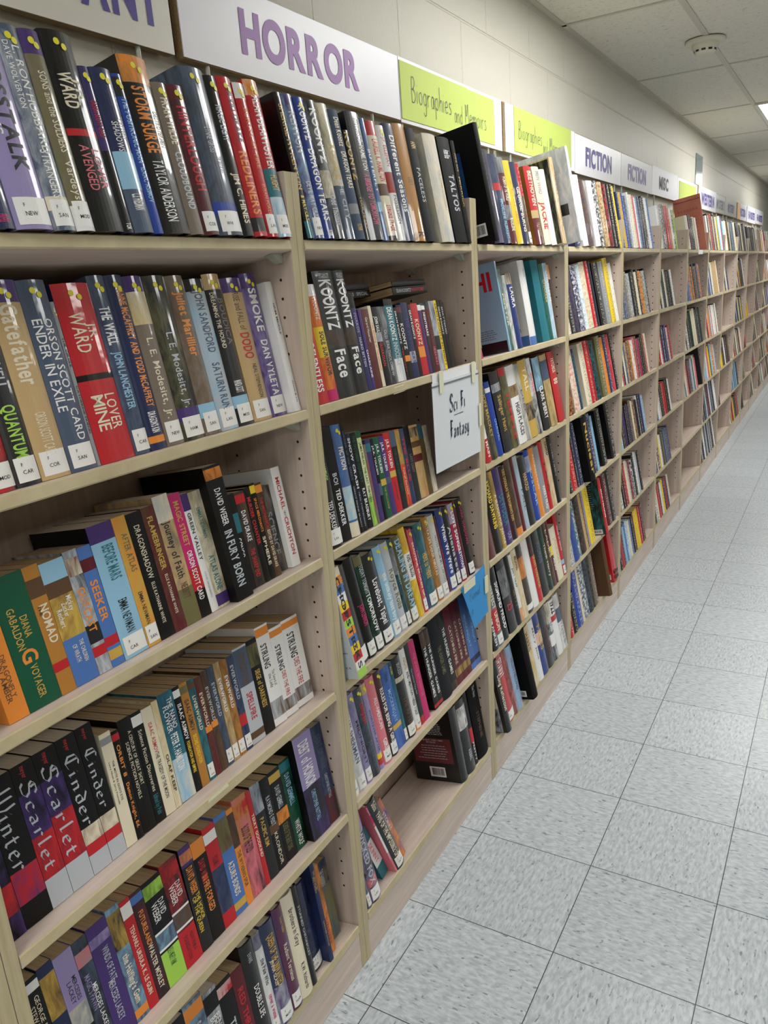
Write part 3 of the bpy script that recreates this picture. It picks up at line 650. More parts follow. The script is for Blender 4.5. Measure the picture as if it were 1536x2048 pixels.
 (1, 4, -0.5649, 0.0325, 0.21, 0.035, -0.0163, 'p', 'black', 'meyer@.02-.1:red:0:.25;Cinder@.11-.66:silver:0:.72:bl', 'b:.66-.78:cream+maroon,b:.78-.86:red,b:.86-1:silver'),
 (1, 4, -0.5364, 0.0278, 0.21, 0.035, -0.0163, 'p', 'black', 'meyer@.02-.1:red:0:.25;Cinder@.11-.66:silver:0:.72:bl', 'b:.66-.78:cream+maroon,b:.78-.86:red,b:.86-1:silver'),
 (1, 4, -0.5157, 0.0201, 0.1815, 0.035, -0.05, 'p', 'cream', "THE MOTE IN GOD'S EYE@.25-.6:charcoal:.1:.2;Larry Niven & Jerry Pournelle@.25-.62:charcoal:-.2:.15", 'b:.04-.1:grey'),
 (1, 4, -0.5018, 0.0133, 0.1761, 0.035, -0.05, 'p', 'black', 'ORBIT 8@.13-.42:orange:0:.5;Damon Knight, Ed.@.48-.9:orange:0:.45', 'b:.03-.09:red'),
 (1, 4, -0.4757, 0.0255, 0.1847, 0.035, -0.05, 'p', 'black', 'A CENTURY OF GREAT SHORT@.12-.6:cream:.2:.28;SCIENCE FICTION NOVELS@.2-.7:cream:-.15:.25', ''),
 (1, 4, -0.455, 0.02, 0.1831, 0.035, -0.05, 'p', 'black', 'Science Fiction Discoveries@.16-.72:cream:0:.4;Edited by Pohl@.75-.93:teal', 'b:.03-.12:white'),
 (1, 4, -0.4333, 0.0211, 0.1796, 0.035, -0.05, 'p', 'cream', 'ISAAC ASIMOV@.14-.42:red:0:.4;THE TRAGEDY OF THE MOON@.42-.85:black:0:.4', ''),
 (1, 4, -0.4204, 0.0123, 0.1822, 0.035, -0.05, 'p', 'cream+gold', 'OLAF KEEP@.5-.85:charcoal:0:.5', ''),
 (1, 4, -0.3874, 0.0323, 0.1848, 0.035, -0.05, 'p', 'teal+navy', 'THE NANO@.06-.34:white:.2:.36;FLOWER@.12-.36:white:-.15:.36;PETER F. HAMILTON@.38-.72:white:0:.5', 'b:.6-1:skyblue+cream'),
 (1, 4, -0.3721, 0.0147, 0.1828, 0.035, -0.05, 'p', 'black', 'ISAAC ASIMOV@.16-.5:white:0:.6;FOUNDATION AND EMPIRE@.52-.82:yellow:0:.5', 'b:.03-.1:white'),
 (1, 4, -0.3542, 0.0173, 0.1818, 0.035, -0.05, 'p', 'ochre', 'ISAAC ASIMOV@.16-.46:charcoal:0:.6;SECOND FOUNDATION@.5-.78:yellow:0:.5', 'b:.03-.1:olive'),
 (1, 4, -0.3381, 0.0154, 0.18, 0.035, -0.05, 'p', 'teal+charcoal', 'LIVERWORLD@.16-.5:cream:0:.5', 's,b:.03-.09:brown'),
 (1, 4, -0.3224, 0.0151, 0.1767, 0.035, -0.05, 'p', 'maroon+brown', 'EVERWORLD@.16-.5:cream:0:.5', 'b:.5-.56:orange'),
 (1, 4, -0.3069, 0.0148, 0.1804, 0.035, -0.05, 'p', 'brown+charcoal', 'EVERWORLD@.16-.5:silver:0:.5', 'b:.5-.56:orange'),
 (1, 4, -0.2906, 0.0157, 0.1803, 0.035, -0.05, 'p', 'slate+charcoal', 'EVERWORLD@.16-.5:silver:0:.5', 's'),
 (1, 4, -0.2745, 0.0154, 0.1804, 0.035, -0.05, 'p', 'tan+brown', 'EVERWORLD@.16-.5:white:0:.5', 's'),
 (1, 4, -0.2568, 0.017, 0.1774, 0.035, -0.05, 'p', 'ochre+charcoal', 'EVERWORLD@.16-.5:white:0:.5', 's'),
 (1, 4, -0.2388, 0.0174, 0.1776, 0.035, -0.05, 'p', 'navy+slate', 'EVERWORLD@.1-.46:silver:0:.5', 's,b:.62-.74:red'),
 (1, 4, -0.2016, 0.0366, 0.182, 0.035, -0.05, 'p', 'silver', 'FORGOTTEN@.08-.4:brown:0:.5;SPELLFIRE@.48-.76:red:0:.45', 'b:.02-.4:slate,b:.88-.95:brown'),
 (1, 4, -0.1726, 0.0284, 0.182, 0.035, -0.05, 'p', 'black', 'SIEGE of DARKNESS@.32-.72:gold:0:.5', 'b:.05-.28:olive+black'),
 (1, 4, -0.1353, 0.0366, 0.1948, 0.035, -0.05, 'p', 'white', 'STIRLING@.18-.42:charcoal:-.1:.5;The Sword of@.46-.62:green:.2:.25;the Lady@.48-.62:green:-.1:.25', 'b:.02-.1:orange,b:.75-.93:silver+brown'),
 (1, 4, -0.098, 0.0367, 0.1772, 0.035, -0.05, 'p', 'white', 'STIRLING@.2-.48:charcoal:-.1:.45;DIES THE FIRE@.5-.78:red:-.05:.35', 'b:.03-.1:orange,b:.8-.93:brown+silver'),
 (1, 4, -0.0464, 0.051, 0.177, 0.035, -0.05, 'p', 'white', 'STIRLING@.16-.44:charcoal:-.1:.45;DIES THE FIRE@.46-.76:red:-.05:.35', 'b:.03-.1:orange,b:.78-.93:brown+silver'),
 (1, 5, -0.7265, 0.0128, 0.1952, 0.03, -0.017, 'p', 'skyblue', 'TALES@.5-.8:yellow', ''),
 (1, 5, -0.7001, 0.0259, 0.1964, 0.03, -0.017, 'p', 'black', 'GEORGE R.@.14-.42:cream:.15:.3;STEWART@.2-.42:cream:-.2:.3', 'b:.03-.1:white,b:.5-.85:olive+black'),
 (1, 5, -0.6752, 0.0243, 0.1982, 0.03, -0.017, 'p', 'navy', 'PRINCE@.5-.8:red:0:.4', 'b:.08-.42:gold+brown'),
 (1, 5, -0.6434, 0.0312, 0.1932, 0.03, -0.017, 'p', 'lilac', 'MERCEDES@.22-.42:charcoal:.2:.25;LACKEY@.24-.42:charcoal:-.1:.25;THE BLACK SWAN@.68-.92:white:0:.5', 'b:.45-.68:grey+cream,b:.66-1:black'),
 (1, 5, -0.6178, 0.025, 0.1923, 0.03, -0.017, 'p', 'charcoal+slate', "MAGIC'S PAWN@.3-.6:lilac:-.15:.4;MERCEDES LACKEY@.4-.8:white:.15:.35", 'b:.1-.22:pink+grey'),
 (1, 5, -0.5807, 0.0365, 0.1938, 0.03, -0.017, 'p', 'purple', 'WINDS OF FATE@.22-.52:silver:.1:.35;MERCEDES LACKEY@.5-.85:silver:-.05:.35', 'b:.1-.18:lilac+purple'),
 (1, 5, -0.5549, 0.0252, 0.1963, 0.03, -0.017, 'p', 'slate+skyblue', "the Halfling's Gem@.42-.85:cream:0:.5", 'b:.05-.36:charcoal+gold,b:.9-.97:orange'),
 (1, 5, -0.5347, 0.0196, 0.1909, 0.03, -0.017, 'p', 'red', 'TEHANU: URSULA K. LE GUIN@.24-.88:cream:0:.45', 'b:.04-.16:white'),
 (1, 5, -0.5111, 0.0229, 0.1894, 0.03, -0.017, 'p', 'charcoal+maroon', 'FUTURELAND@.18-.5:orange:0:.45;WALTER MOSLEY@.5-.92:cream:0:.45', 'b:.03-.1:cornflower'),
 (1, 5, -0.4712, 0.0393, 0.1887, 0.03, -0.017, 'p', 'black', 'DAVID@.22-.36:white:.2:.35;WEBER@.22-.4:white:-.15:.35;LIKE A MIGHTY ARMY@.68-.84:green:0:.35', 'b:.04-.16:lime+black,b:.48-.66:white,b:.5-.64:slate+skyblue,b:.68-1:lime'),
 (1, 5, -0.4328, 0.0378, 0.1926, 0.03, -0.017, 'p', 'charcoal+red', 'DAVID@.22-.36:white:.2:.35;WEBER@.22-.4:white:-.15:.35;HOW FIRM A@.72-.9:maroon:.2:.25;FOUNDATION@.72-.94:maroon:-.15:.25', 'b:.04-.16:red+black,b:.46-.64:white,b:.48-.62:brown+slate,b:.66-1:red'),
 (1, 5, -0.406, 0.0262, 0.1918, 0.03, -0.0407, 'p', 'charcoal', 'DAVID WEBER@.2-.45:orange:.05:.6;THE HONOR@.46-.72:yellow:.2:.35;OF THE QUEEN@.48-.82:yellow:-.15:.35', 'b:0-.18:purple,b:.05-.15:orange+purple'),
 (1, 5, -0.3756, 0.0297, 0.1849, 0.03, -0.0407, 'p', 'black', 'DAVID WEBER@.2-.42:red:0:.5;IN FIRE FORGED@.36-.72:orange:0:.5', 'b:0-.16:orange'),
 (1, 5, -0.3448, 0.0302, 0.1914, 0.03, -0.0424, 'p', 'red', 'VOLUME 3@.3-.4:maroon', 'b:.06-.16:white,b:.42-.86:navy+slate'),
 (1, 5, -0.3135, 0.0306, 0.1935, 0.03, -0.0424, 'p', 'cornflower', 'AZURE BONDS@.48-.82:cream:0:.5', 'b:.05-.36:olive+brown,b:.88-.95:gold'),
 (1, 5, -0.2964, 0.0165, 0.1886, 0.03, -0.0424, 'p', 'orange', "THE WYVERN'S SPUR@.44-.82:brown:0:.6", 'b:.05-.4:brown+charcoal'),
 (1, 5, -0.2588, 0.037, 0.1951, 0.03, -0.0424, 'p', 'ochre+pink', 'BLOOD OF THE FOLD@.3-.56:charcoal:0:.6', 'b:.06-.2:red+gold,b:.45-1:pink+charcoal'),
 (1, 5, -0.2459, 0.0123, 0.1905, 0.03, -0.0424, 'p', 'red', 'TERRY GOODKIND@.24-.7:cream:0:.6', ''),
 (1, 5, -0.2187, 0.0265, 0.1931, 0.03, -0.0424, 'p', 'charcoal', 'PACIFIC RIM@.36-.66:gold:0:.45', 'b:0-.3:slate+silver'),
 (1, 5, -0.1924, 0.0257, 0.1888, 0.03, -0.0424, 'p', 'black', 'RAYMOND E FEIST@.2-.52:silver:0:.5;KRONDOR@.6-.95:cream:0:.4', 'b:.5-.6:brown'),
 (1, 5, -0.1578, 0.034, 0.1883, 0.03, -0.0424, 'p', 'black', 'DAVID GEMMELL@.18-.42:silver:0:.45;ECHOES OF THE GREAT SONG@.6-.9:olive:0:.5', 'b:.04-.12:gold,b:.44-.58:orange+black'),
 (1, 5, -0.1253, 0.0318, 0.1897, 0.03, -0.0424, 'p', 'green+black', 'DAVID GEMMELL@.15-.5:skyblue:0:.5;WHITE WOLF@.68-.96:white:0:.5', 'b:.02-.12:teal'),
 (1, 5, -0.0651, 0.0595, 0.2205, 0.012, -0.0424, 'p', 'charcoal+purple', 'DEBT of HONOR@.07-.5:white:0:.6;CHRISTOPHER NUTTALL@.55-.85:skyblue:0:.25', 'b:0-.5:lilac,cv:black'),
 (1, 5, -0.0301, 0.0344, 0.2148, 0.012, -0.0424, 'p', 'navy+slate', 'DEBT OF WAR@.1-.45:slate:0:.5;CHRISTOPHER NUTTALL@.5-.75:silver:0:.3', 'b:.7-1:maroon+charcoal'),
 (1, 6, -0.5336, 0.0294, 0.2274, 0.0, -0.05, 'p', 'taupe+olive', '', ''),
 (1, 6, -0.5023, 0.0306, 0.2175, 0.0, -0.05, 'p', 'black', 'DUNE@.4-.7:yellow', 'b:.1-.25:yellow+black'),
 (1, 6, -0.4594, 0.0423, 0.2203, 0.0, -0.05, 'p', 'slate+skyblue', 'Stephen Baxter@.2-.6:silver:0:.5', 'b:.03-.14:orange'),
 (1, 6, -0.4265, 0.0322, 0.2076, 0.0, -0.05, 'p', 'silver+black', 'BEN@.24-.36:white:.2:.4;BOVA@.24-.42:white:-.15:.4;SATURN@.45-.8:silver', 'b:.04-.2:black'),
 (1, 6, -0.3902, 0.0357, 0.1978, 0.0, -0.05, 'p', 'black', 'THE FILE@.4-.8:silver:0:.5', 'b:.04-.14:red+white'),
 (1, 6, -0.3597, 0.0298, 0.1915, 0.0, -0.05, 'p', 'maroon', 'RED THREAD@.2-.8:red:0:.5', ''),
 (1, 6, -0.3228, 0.0363, 0.2176, 0.0, -0.05, 'j', 'black', 'EVANS@.1-.18:silver:0:.3;DOUBLE LIFE@.4-.7:white:0:.4', ''),
 (1, 6, -0.301, 0.0212, 0.2122, 0.0, -0.05, 'j', 'white+silver', 'the Pale Who@.24-.5:charcoal;never a winner@.6-.85:magenta', 'b:0-.14:purple+grey,s'),
 (1, 6, -0.2623, 0.038, 0.2143, 0.0, -0.05, 'j', 'navy', 'QUEEN OF THE UNWANTED@.12-.62:gold:0:.5;JENNA GLASS@.35-.6:cream:-.25:.2', 'b:.62-1:purple+silver,s'),
 (1, 6, -0.2331, 0.0286, 0.2192, 0.0, -0.05, 'j', 'maroon+purple', 'Antoine Volodine@.1-.25:gold:.1:.3;Radiant Terminus@.36-.72:cream:0:.4', 's'),
 (1, 6, -0.1969, 0.0356, 0.2226, 0.0, -0.05, 'j', 'cream', 'Brothers In Gray@.14-.5:black:0:.4;R.W. Richards@.68-.93:black:0:.35', ''),
 (1, 6, -0.1809, 0.0154, 0.2219, 0.0, -0.05, 'j', 'black', 'STUNNED CHRONICLES@.2-.7:silver:0:.4', ''),
 (1, 6, -0.1327, 0.0475, 0.1999, 0.02, -0.05, 'j', 'navy+black', 'THE SHADOW@.4-.9:navy', 's'),
 (1, 6, -0.119, 0.013, 0.235, 0.0, -0.05, 'p', 'navy', "THE YEAR'S BEST@.03-.4:gold:.28:.2;SCIENCE@.06-.35:gold:.05:.35;FICTION@.1-.38:gold:-.25:.3;GARDNER DOZOIS@.6-.85:gold:0:.3", ''),
 (1, 6, -0.0938, 0.0246, 0.2027, 0.012, -0.05, 'p', 'orange+brown', 'SHANNARA@.6-.9:red', ''),
 (1, 6, -0.0473, 0.0458, 0.1821, 0.03, -0.05, 'p', 'navy+olive', 'THE SHANNARA@.1-.3:silver:0:.4', 'b:.3-1:olive+slate'),
 (2, 1, 0.0286, 0.0202, 0.244, -0.004, 0.029, 'j', 'black', 'SHERRILYN KENYON@.08-.66:gold:0:.6;& MAY CRY@.7-.88:yellow:0:.5', 'b:.88-1:teal'),
 (2, 1, 0.0494, 0.0318, 0.2444, -0.004, 0.029, 'j', 'purple+skyblue', 'KENYON@.12-.4:silver:0:.6;DEVIL MAY CRY@.6-.85:silver', 's'),
 (2, 1, 0.0818, 0.0331, 0.2441, -0.004, 0.0236, 'j', 'blue+navy', 'KOONTZ@.06-.3:white:0:.6;DRAGON TEARS@.36-.87:white:0:.6;PUTNAM@.94-.98:white', 'd'),
 (2, 1, 0.1155, 0.0355, 0.2447, -0.004, 0.0236, 'j', 'black+grey', 'KOONTZ@.06-.45:white:0:.6;Odd Thomas@.68-.9:silver:0:.5', 'b:.5-.7:cream+charcoal'),
 (2, 1, 0.1516, 0.0376, 0.2445, -0.004, 0.0234, 'j', 'cream+olive', 'KOONTZ@.3-.55:gold:0:.5;THE CITY@.55-.85:silver:0:.4', 'b:.6-1:slate'),
 (2, 1, 0.1898, 0.0356, 0.2396, -0.004, 0.0234, 'c', 'slate', 'Dean Koontz@.06-.28:cream:0:.5;DRAGON TEARS@.32-.6:cream:0:.5;PUTNAM@.88-.93:gold', 'b:.72-.8:grey'),
 (2, 1, 0.226, 0.0193, 0.207, -0.004, 0.0097, 'j', 'black', 'KOONTZ@.02-.45:gold:0:.8;YOUR HEART@.6-.9:gold:0:.4', ''),
 (2, 1, 0.2459, 0.0539, 0.2448, -0.004, 0.0097, 'j', 'black+charcoal', 'RUSSELL B. HAMILTON@.05-.45:white:.1:.4;A BRIDGE TO TOMORROW@.48-.88:magenta:.05:.45', 'cv:black'),
 (2, 1, 0.3004, 0.0189, 0.2389, -0.004, 0.0097, 'j', 'cornflower+slate', 'BUTTERFLY@.25-.6:white:0:.5', 'b:.68-.76:skyblue'),
 (2, 1, 0.32, 0.0397, 0.2368, -0.004, 0.0097, 'j', 'cream', 'LAURELL K. HAMILTON@.15-.5:red:0:.6;STROKE TRADE@.7-.92:red:0:.5', 'b:0-.12:red,b:.52-.62:brown,b:.96-1:black'),
 (2, 1, 0.3602, 0.0328, 0.2332, -0.004, 0.0097, 'j', 'white', 'J.F. ELLEHAN@.1-.35:red:0:.4;POSSESSION@.6-.85:charcoal:0:.4', 'b:.4-.58:red+brown,d'),
 (2, 1, 0.3936, 0.0428, 0.2417, -0.004, 0.0097, 'j', 'navy+slate', 'Different Seasons@.1-.75:white:0:.5;STEPHEN KING@.5-.8:skyblue:.3:.25', ''),
 (2, 1, 0.437, 0.0524, 0.2474, -0.004, 0.0067, 'j', 'ochre', 'LISEY@.45-.52:brown:0:.4;K@.92-.97:charcoal', ''),
 (2, 1, 0.49, 0.043, 0.2456, -0.004, 0.0067, 'c', 'charcoal', 'FACELESS@.35-.65:silver:0:.4;ANN@.12-.18:gold', 'cv:black'),
 (2, 1, 0.5732, 0.0674, 0.244, -0.004, 0.0067, 'c', 'cream+silver', 'THE TOMMYKNOCKERS@.32-.7:tan:.2:.2', ''),
 (2, 1, 0.6495, 0.0674, 0.2454, -0.004, 0.0067, 'c', 'black', 'Anne Rice@.12-.2:white:0:.5;TALTOS@.35-.7:silver:0:.45', ''),
 (2, 1, 0.7399, 0.0217, 0.2441, -0.004, -0.0182, 'c', 'black', 'ANNE RICE@.12-.3:gold:0:.4;MERRICK@.35-.65:gold:0:.4', ''),
 (2, 2, 0.072, 0.0499, 0.2267, 0.012, -0.0023, 'j', 'red', 'RELENTLESS@.5-.9:white:0:.45', ''),
 (2, 2, 0.1065, 0.0339, 0.2222, 0.012, -0.0023, 'j', 'orange+red', 'DEAN KOONTZ@.02-.3:white:0:.4;SOLE SURVIVOR@.4-.78:charcoal:0:.45', 'b:0-.1:white,b:.36-.62:yellow,b:.9-1:magenta'),
 (2, 2, 0.1746, 0.0674, 0.2467, 0.012, -0.0023, 'j', 'charcoal', 'DEAN@.02-.06:silver:0:.55;KOONTZ@.07-.46:white:0:.65;Face@.62-.84:white:0:.6', 'b:.46-.6:charcoal+brown'),
 (2, 2, 0.2183, 0.0432, 0.2465, 0.012, -0.0023, 'j', 'charcoal', 'DEAN@.02-.06:silver:0:.55;KOONTZ@.07-.46:white:0:.65;Face@.62-.84:white:0:.6', 'b:.46-.6:charcoal+brown'),
 (2, 2, 0.2369, 0.018, 0.2008, 0.012, -0.0023, 'p', 'navy+purple', 'PHAROS@.2-.4:lilac;HARD BITTEN@.45-.75:silver', 'b:0-.15:black'),
 (2, 2, 0.2488, 0.0113, 0.1666, 0.012, -0.0305, 'p', 'purple', 'CHARLAINE@.5-.85:white:0:.6', ''),
 (2, 2, 0.278, 0.0286, 0.1654, 0.012, -0.0305, 'p', 'maroon+brown', 'Gerard Houarner@.1-.42:cream:0:.35', ''),
 (2, 2, 0.2909, 0.0123, 0.1719, 0.012, -0.0305, 'p', 'cream', 'The Blinding of Hardsmouth@.2-.8:orange:0:.6', ''),
 (2, 2, 0.315, 0.0234, 0.1683, 0.012, -0.0305, 'p', 'black', 'JOHN SAUL@.12-.32:white:0:.6;GUARDIAN@.45-.75:red:0:.5', 'b:.32-.44:silver+charcoal'),
 (2, 2, 0.3474, 0.0318, 0.1674, 0.012, -0.0305, 'p', 'charcoal+grey', 'OLD BARTHOLOMEW@.3-.9:silver:0:.4', ''),
 (2, 2, 0.3851, 0.0371, 0.1817, 0.012, -0.0305, 'p', 'teal', 'DEAN KOONTZ@.1-.5:white:0:.6;INNOCENCE@.52-.8:silver:0:.6', 'b:0-.08:black,b:.72-1:white+silver,cv:black'),
 (2, 2, 0.3975, 0.0119, 0.1622, 0.012, -0.0305, 'p', 'black', 'DEAN KOONTZ@.05-.5:white:0:.6;VELOCITY@.55-.9:red', ''),
 (2, 2, 0.4216, 0.0235, 0.1667, 0.012, -0.0305, 'p', 'black', 'KOONTZ@.25-.6:white:0:.6', 'b:.03-.1:maroon,b:.68-.76:orange'),
 (2, 2, 0.4508, 0.0286, 0.1706, 0.012, -0.0305, 'p', 'navy', 'THE WATCHERS@.2-.8:purple:0:.5', 'b:.65-.8:silver+navy'),
 (2, 2, 0.4674, 0.016, 0.1652, 0.012, -0.0305, 'p', 'black+maroon', 'DEAN KOONTZ@.08-.48:white:0:.6', ''),
 (2, 2, 0.4992, 0.0312, 0.1663, 0.012, -0.0305, 'p', 'red', 'KOONTZ@.22-.58:cream:0:.6', 'b:.6-.75:orange'),
 (2, 2, 0.5172, 0.0174, 0.1616, 0.012, -0.0305, 'p', 'purple+maroon', '', 'b:0-.08:white'),
 (2, 2, 0.5362, 0.0184, 0.159, 0.012, -0.0305, 'p', 'charcoal+maroon', 'NIGHTMARE@.1-.45:white:0:.6', 'b:0-.06:white'),
 (2, 2, 0.5592, 0.0223, 0.1496, 0.012, -0.0305, 'p', 'maroon', 'DEEP DARK@.1-.6:brown;HIDEAWAY@.6-.9:pink', ''),
 (2, 2, 0.587, 0.0272, 0.1674, 0.012, -0.0305, 'p', 'silver+charcoal', '', 'b:.5-.7:charcoal'),
 (2, 2, 0.6012, 0.0136, 0.1682, 0.012, -0.0305, 'p', 'yellow', 'DEAN KOONTZ INTENSITY@.05-.95:black:0:.6', ''),
 (2, 2, 0.6186, 0.0168, 0.1683, 0.012, -0.0305, 'p', 'black', 'DEAN KOONTZ@.1-.5:cream:0:.5', ''),
 (2, 2, 0.6347, 0.0155, 0.1676, 0.012, -0.0305, 'p', 'black', 'SHATTERED@.1-.5:silver:0:.5', ''),
 (2, 2, 0.6534, 0.0181, 0.1618, 0.012, -0.0305, 'p', 'black+brown', '', ''),
 (2, 3, 0.0689, 0.0467, 0.2305, 0.008, -0.05, 'j', 'black', 'RISE of the MYSTICS@.02-.42:lime:0:.45;TED DEKKER@.6-.85:white:0:.4', 's'),
 (2, 3, 0.1018, 0.0322, 0.2339, 0.008, -0.05, 'p', 'black', 'BOI@.4-.5:silver:0:.5;TED DEKKER@.54-.86:white:0:.5', ''),
 (2, 3, 0.1358, 0.0334, 0.2333, 0.008, -0.05, 'j', 'cornflower+slate', 'FICTION@.2-.4:cream', 'b:.55-.85:skyblue+cream,b:.87-1:cream,d'),
 (2, 3, 0.1508, 0.0143, 0.2251, 0.008, -0.05, 'p', 'black', 'ORDER of the SEERS@.04-.5:slate:0:.5;CERECE RENNIE MURPHY@.56-.95:silver:0:.3', ''),
 (2, 3, 0.1659, 0.0146, 0.2068, 0.008, -0.05, 'p', 'black+navy', 'SNOW CRASH@.04-.56:white:0:.6;NEAL STEPHENSON@.6-.95:silver:0:.3', ''),
 (2, 3, 0.1891, 0.0226, 0.2058, 0.008, -0.05, 'p', 'black', 'THE OCTOBER COUNTRY@.03-.52:green:0:.5;RAY BRADBURY@.58-.92:white:0:.5', ''),
 (2, 3, 0.2065, 0.0167, 0.2055, 0.008, -0.05, 'p', 'cream+lime', 'JAMES PHELAN@.12-.35:charcoal;THE LAST THIRTEEN@.38-.75:green:0:.5', 'b:0-.07:green,b:.7-1:lime+green'),
 (2, 3, 0.2172, 0.0101, 0.1738, 0.008, -0.05, 'p', 'taupe', 'ORSON SCOTT CARD@.2-.8:red:0:.6', ''),
 (2, 3, 0.2372, 0.0194, 0.1818, 0.008, -0.05, 'p', 'purple+navy', '', 'b:.05-.15:teal'),
 (2, 3, 0.251, 0.0131, 0.1795, 0.008, -0.05, 'p', 'black', 'J.R.R. TOLKIEN@.08-.44:white:0:.5', 'b:.55-.7:slate'),
 (2, 3, 0.2733, 0.0218, 0.1791, 0.008, -0.05, 'p', 'green', 'J.R.R. TOLKIEN@.08-.44:white:0:.5;THE FELLOWSHIP@.62-.9:gold:0:.3', 'b:.52-.6:gold'),
 (2, 3, 0.2945, 0.0205, 0.1787, 0.008, -0.05, 'p', 'purple', 'J.R.R. TOLKIEN@.08-.44:white:0:.5', 'b:.52-.6:slate'),
 (2, 3, 0.3208, 0.0257, 0.1807, 0.008, -0.05, 'p', 'red', 'J.R.R. TOLKIEN@.08-.44:white:0:.5;THE RETURN@.62-.85:maroon:0:.3', 'b:.48-.56:gold'),
 (2, 3, 0.3465, 0.0251, 0.1797, 0.008, -0.05, 'p', 'charcoal+black', 'THE LABYRINTH KEY@.22-.78:green:0:.4', 'b:0-.2:slate'),
 (2, 3, 0.3667, 0.0195, 0.1792, 0.008, -0.05, 'p', 'red+orange', 'Pool of Darkness@.5-.85:cream:0:.4', 'b:.02-.45:gold+brown'),
 (2, 3, 0.3878, 0.0205, 0.1768, 0.008, -0.05, 'p', 'navy+slate', 'THE BLUE@.1-.7:red', ''),
 (2, 3, 0.4132, 0.0248, 0.1805, 0.008, -0.05, 'p', 'charcoal', 'LAST LIGHT@.38-.62:taupe:0:.5', 'b:.02-.3:black'),
 (2, 3, 0.4545, 0.0406, 0.1745, 0.008, -0.05, 'p', 'tan+ochre', '', 'b:.03-.16:charcoal+tan,b:.22-.3:brown,b:.4-.5:maroon'),
 (2, 3, 0.478, 0.0229, 0.1715, 0.008, -0.05, 'p', 'brown+olive', '', 'b:0-.2:teal+slate'),
 (2, 3, 0.5021, 0.0234, 0.164, 0.008, -0.05, 'p', 'cream+taupe', '', ''),
 (2, 4, 0.036, 0.0322, 0.2415, -0.024, 0.06, 'p', 'cream', 'CHOPSTICKS@.08-.92:charcoal:0:.5', 'chop'),
 (2, 4, 0.0689, 0.065, 0.2247, 0.012, 0.06, 'j', 'black', 'JESSI@.08-.18:silver:0:.3', 's'),
 (2, 4, 0.1345, 0.0343, 0.2329, 0.012, 0.06, 'j', 'black', 'JOHN LENNON@.47-.68:magenta:0:.5', 's'),
 (2, 4, 0.1695, 0.0326, 0.2264, 0.012, 0.06, 'j', 'black+green', 'TODAY TONIGHT@.1-.4:silver;TOMORROW@.4-.8:white', 's,b:0-.1:olive,cv:black'),
 (2, 4, 0.2027, 0.0454, 0.2176, 0.012, 0.06, 'j', 'charcoal', 'Loveboat, Taipei@.28-.78:white:0:.5', 's,d'),
 (2, 4, 0.2488, 0.0334, 0.2215, 0.012, 0.06, 'j', 'skyblue', 'the unlikely lost boys@.3-.85:white:0:.45', 's,b:.3-.34:silver,d'),
 (2, 4, 0.2828, 0.0319, 0.2202, 0.012, 0.06, 'j', 'silver', 'Royce Rolls@.3-.75:olive:0:.6', 's,d'),
 (2, 4, 0.3154, 0.0201, 0.22, 0.012, 0.06, 'j', 'charcoal+teal', 'NIGHT@.3-.6:silver:0:.25', 's,d,b:.1-.4:grey+charcoal'),
 (2, 4, 0.3362, 0.0348, 0.2179, 0.012, 0.06, 'j', 'olive+charcoal', 'DEALING IN DREAMS@.04-.9:skyblue:0:.7', 's,cv:olive'),
 (2, 4, 0.3717, 0.0306, 0.2288, 0.012, 0.06, 'j', 'yellow+ochre', 'ASHES THE BLOOD@.3-.55:charcoal:0:.6', 'b:.28-.58:white'),
 (2, 4, 0.4029, 0.0198, 0.2149, 0.012, 0.0216, 'j', 'red+pink', 'BEAUTIFUL BROKEN GIRL@.16-.85:cream:0:.45', 's,d'),
 (2, 4, 0.4233, 0.0083, 0.2097, 0.012, 0.0216, 'j', 'purple', 'KISS OF LIFE@.2-.6:pink:0:.5', 's'),
 (2, 4, 0.4322, 0.0451, 0.2176, 0.012, 0.0216, 'j', 'teal+charcoal', 'HERE to THERE@.36-.66:gold:0:.5', 's,d'),
 (2, 4, 0.4779, 0.0321, 0.2217, 0.012, 0.0216, 'j', 'ochre+brown', 'EXTRA LIFE DEREK NIKITAS@.05-.7:cream:0:.4', 's,d'),
 (2, 4, 0.5106, 0.033, 0.217, 0.012, 0.0216, 'j', 'silver+cream', 'NOTES FROM MY CAPTIVITY@.25-.88:slate:0:.35', 's,d'),
 (2, 4, 0.5442, 0.01, 0.2092, 0.012, 0.0216, 'j', 'maroon', 'AMONG@.3-.8:red:0:.5', ''),
 (2, 4, 0.5549, 0.0381, 0.2212, 0.012, 0.0138, 'j', 'navy+blue', 'When We Were@.2-.8:white:0:.5', 's,d,b:.6-1:blue+slate'),
 (2, 4, 0.5936, 0.028, 0.2171, 0.012, 0.0138, 'j', 'charcoal', 'Alienated@.25-.85:silver:0:.55', 's,d'),
 (2, 4, 0.6223, 0.0336, 0.2167, 0.012, 0.007, 'j', 'red+purple', 'LOVE SONGS@.1-.6:white:0:.5;LEVITHAN@.6-.85:white', 's,d,b:0-.25:skyblue+red,b:.6-.95:purple'),
 (2, 4, 0.6565, 0.0135, 0.2181, 0.012, 0.007, 'j', 'maroon', '', 'd'),
 (2, 4, 0.6706, 0.0401, 0.2177, 0.012, 0.007, 'j', 'black', 'DARK SHADOWS@.1-.6:magenta:0:.35', 's,d'),
 (2, 5, 0.0238, 0.0302, 0.2375, 0.016, 0.0095, 'j', 'cream', 'SHADE@.5-.8:charcoal', 's'),
 (2, 5, 0.0546, 0.0326, 0.2188, 0.016, 0.0095, 'j', 'silver+white', '13@.1-.2:red:0:.7;DAYS@.2-.32:charcoal:0:.5;SHERMAN@.35-.7:slate', 's,d'),
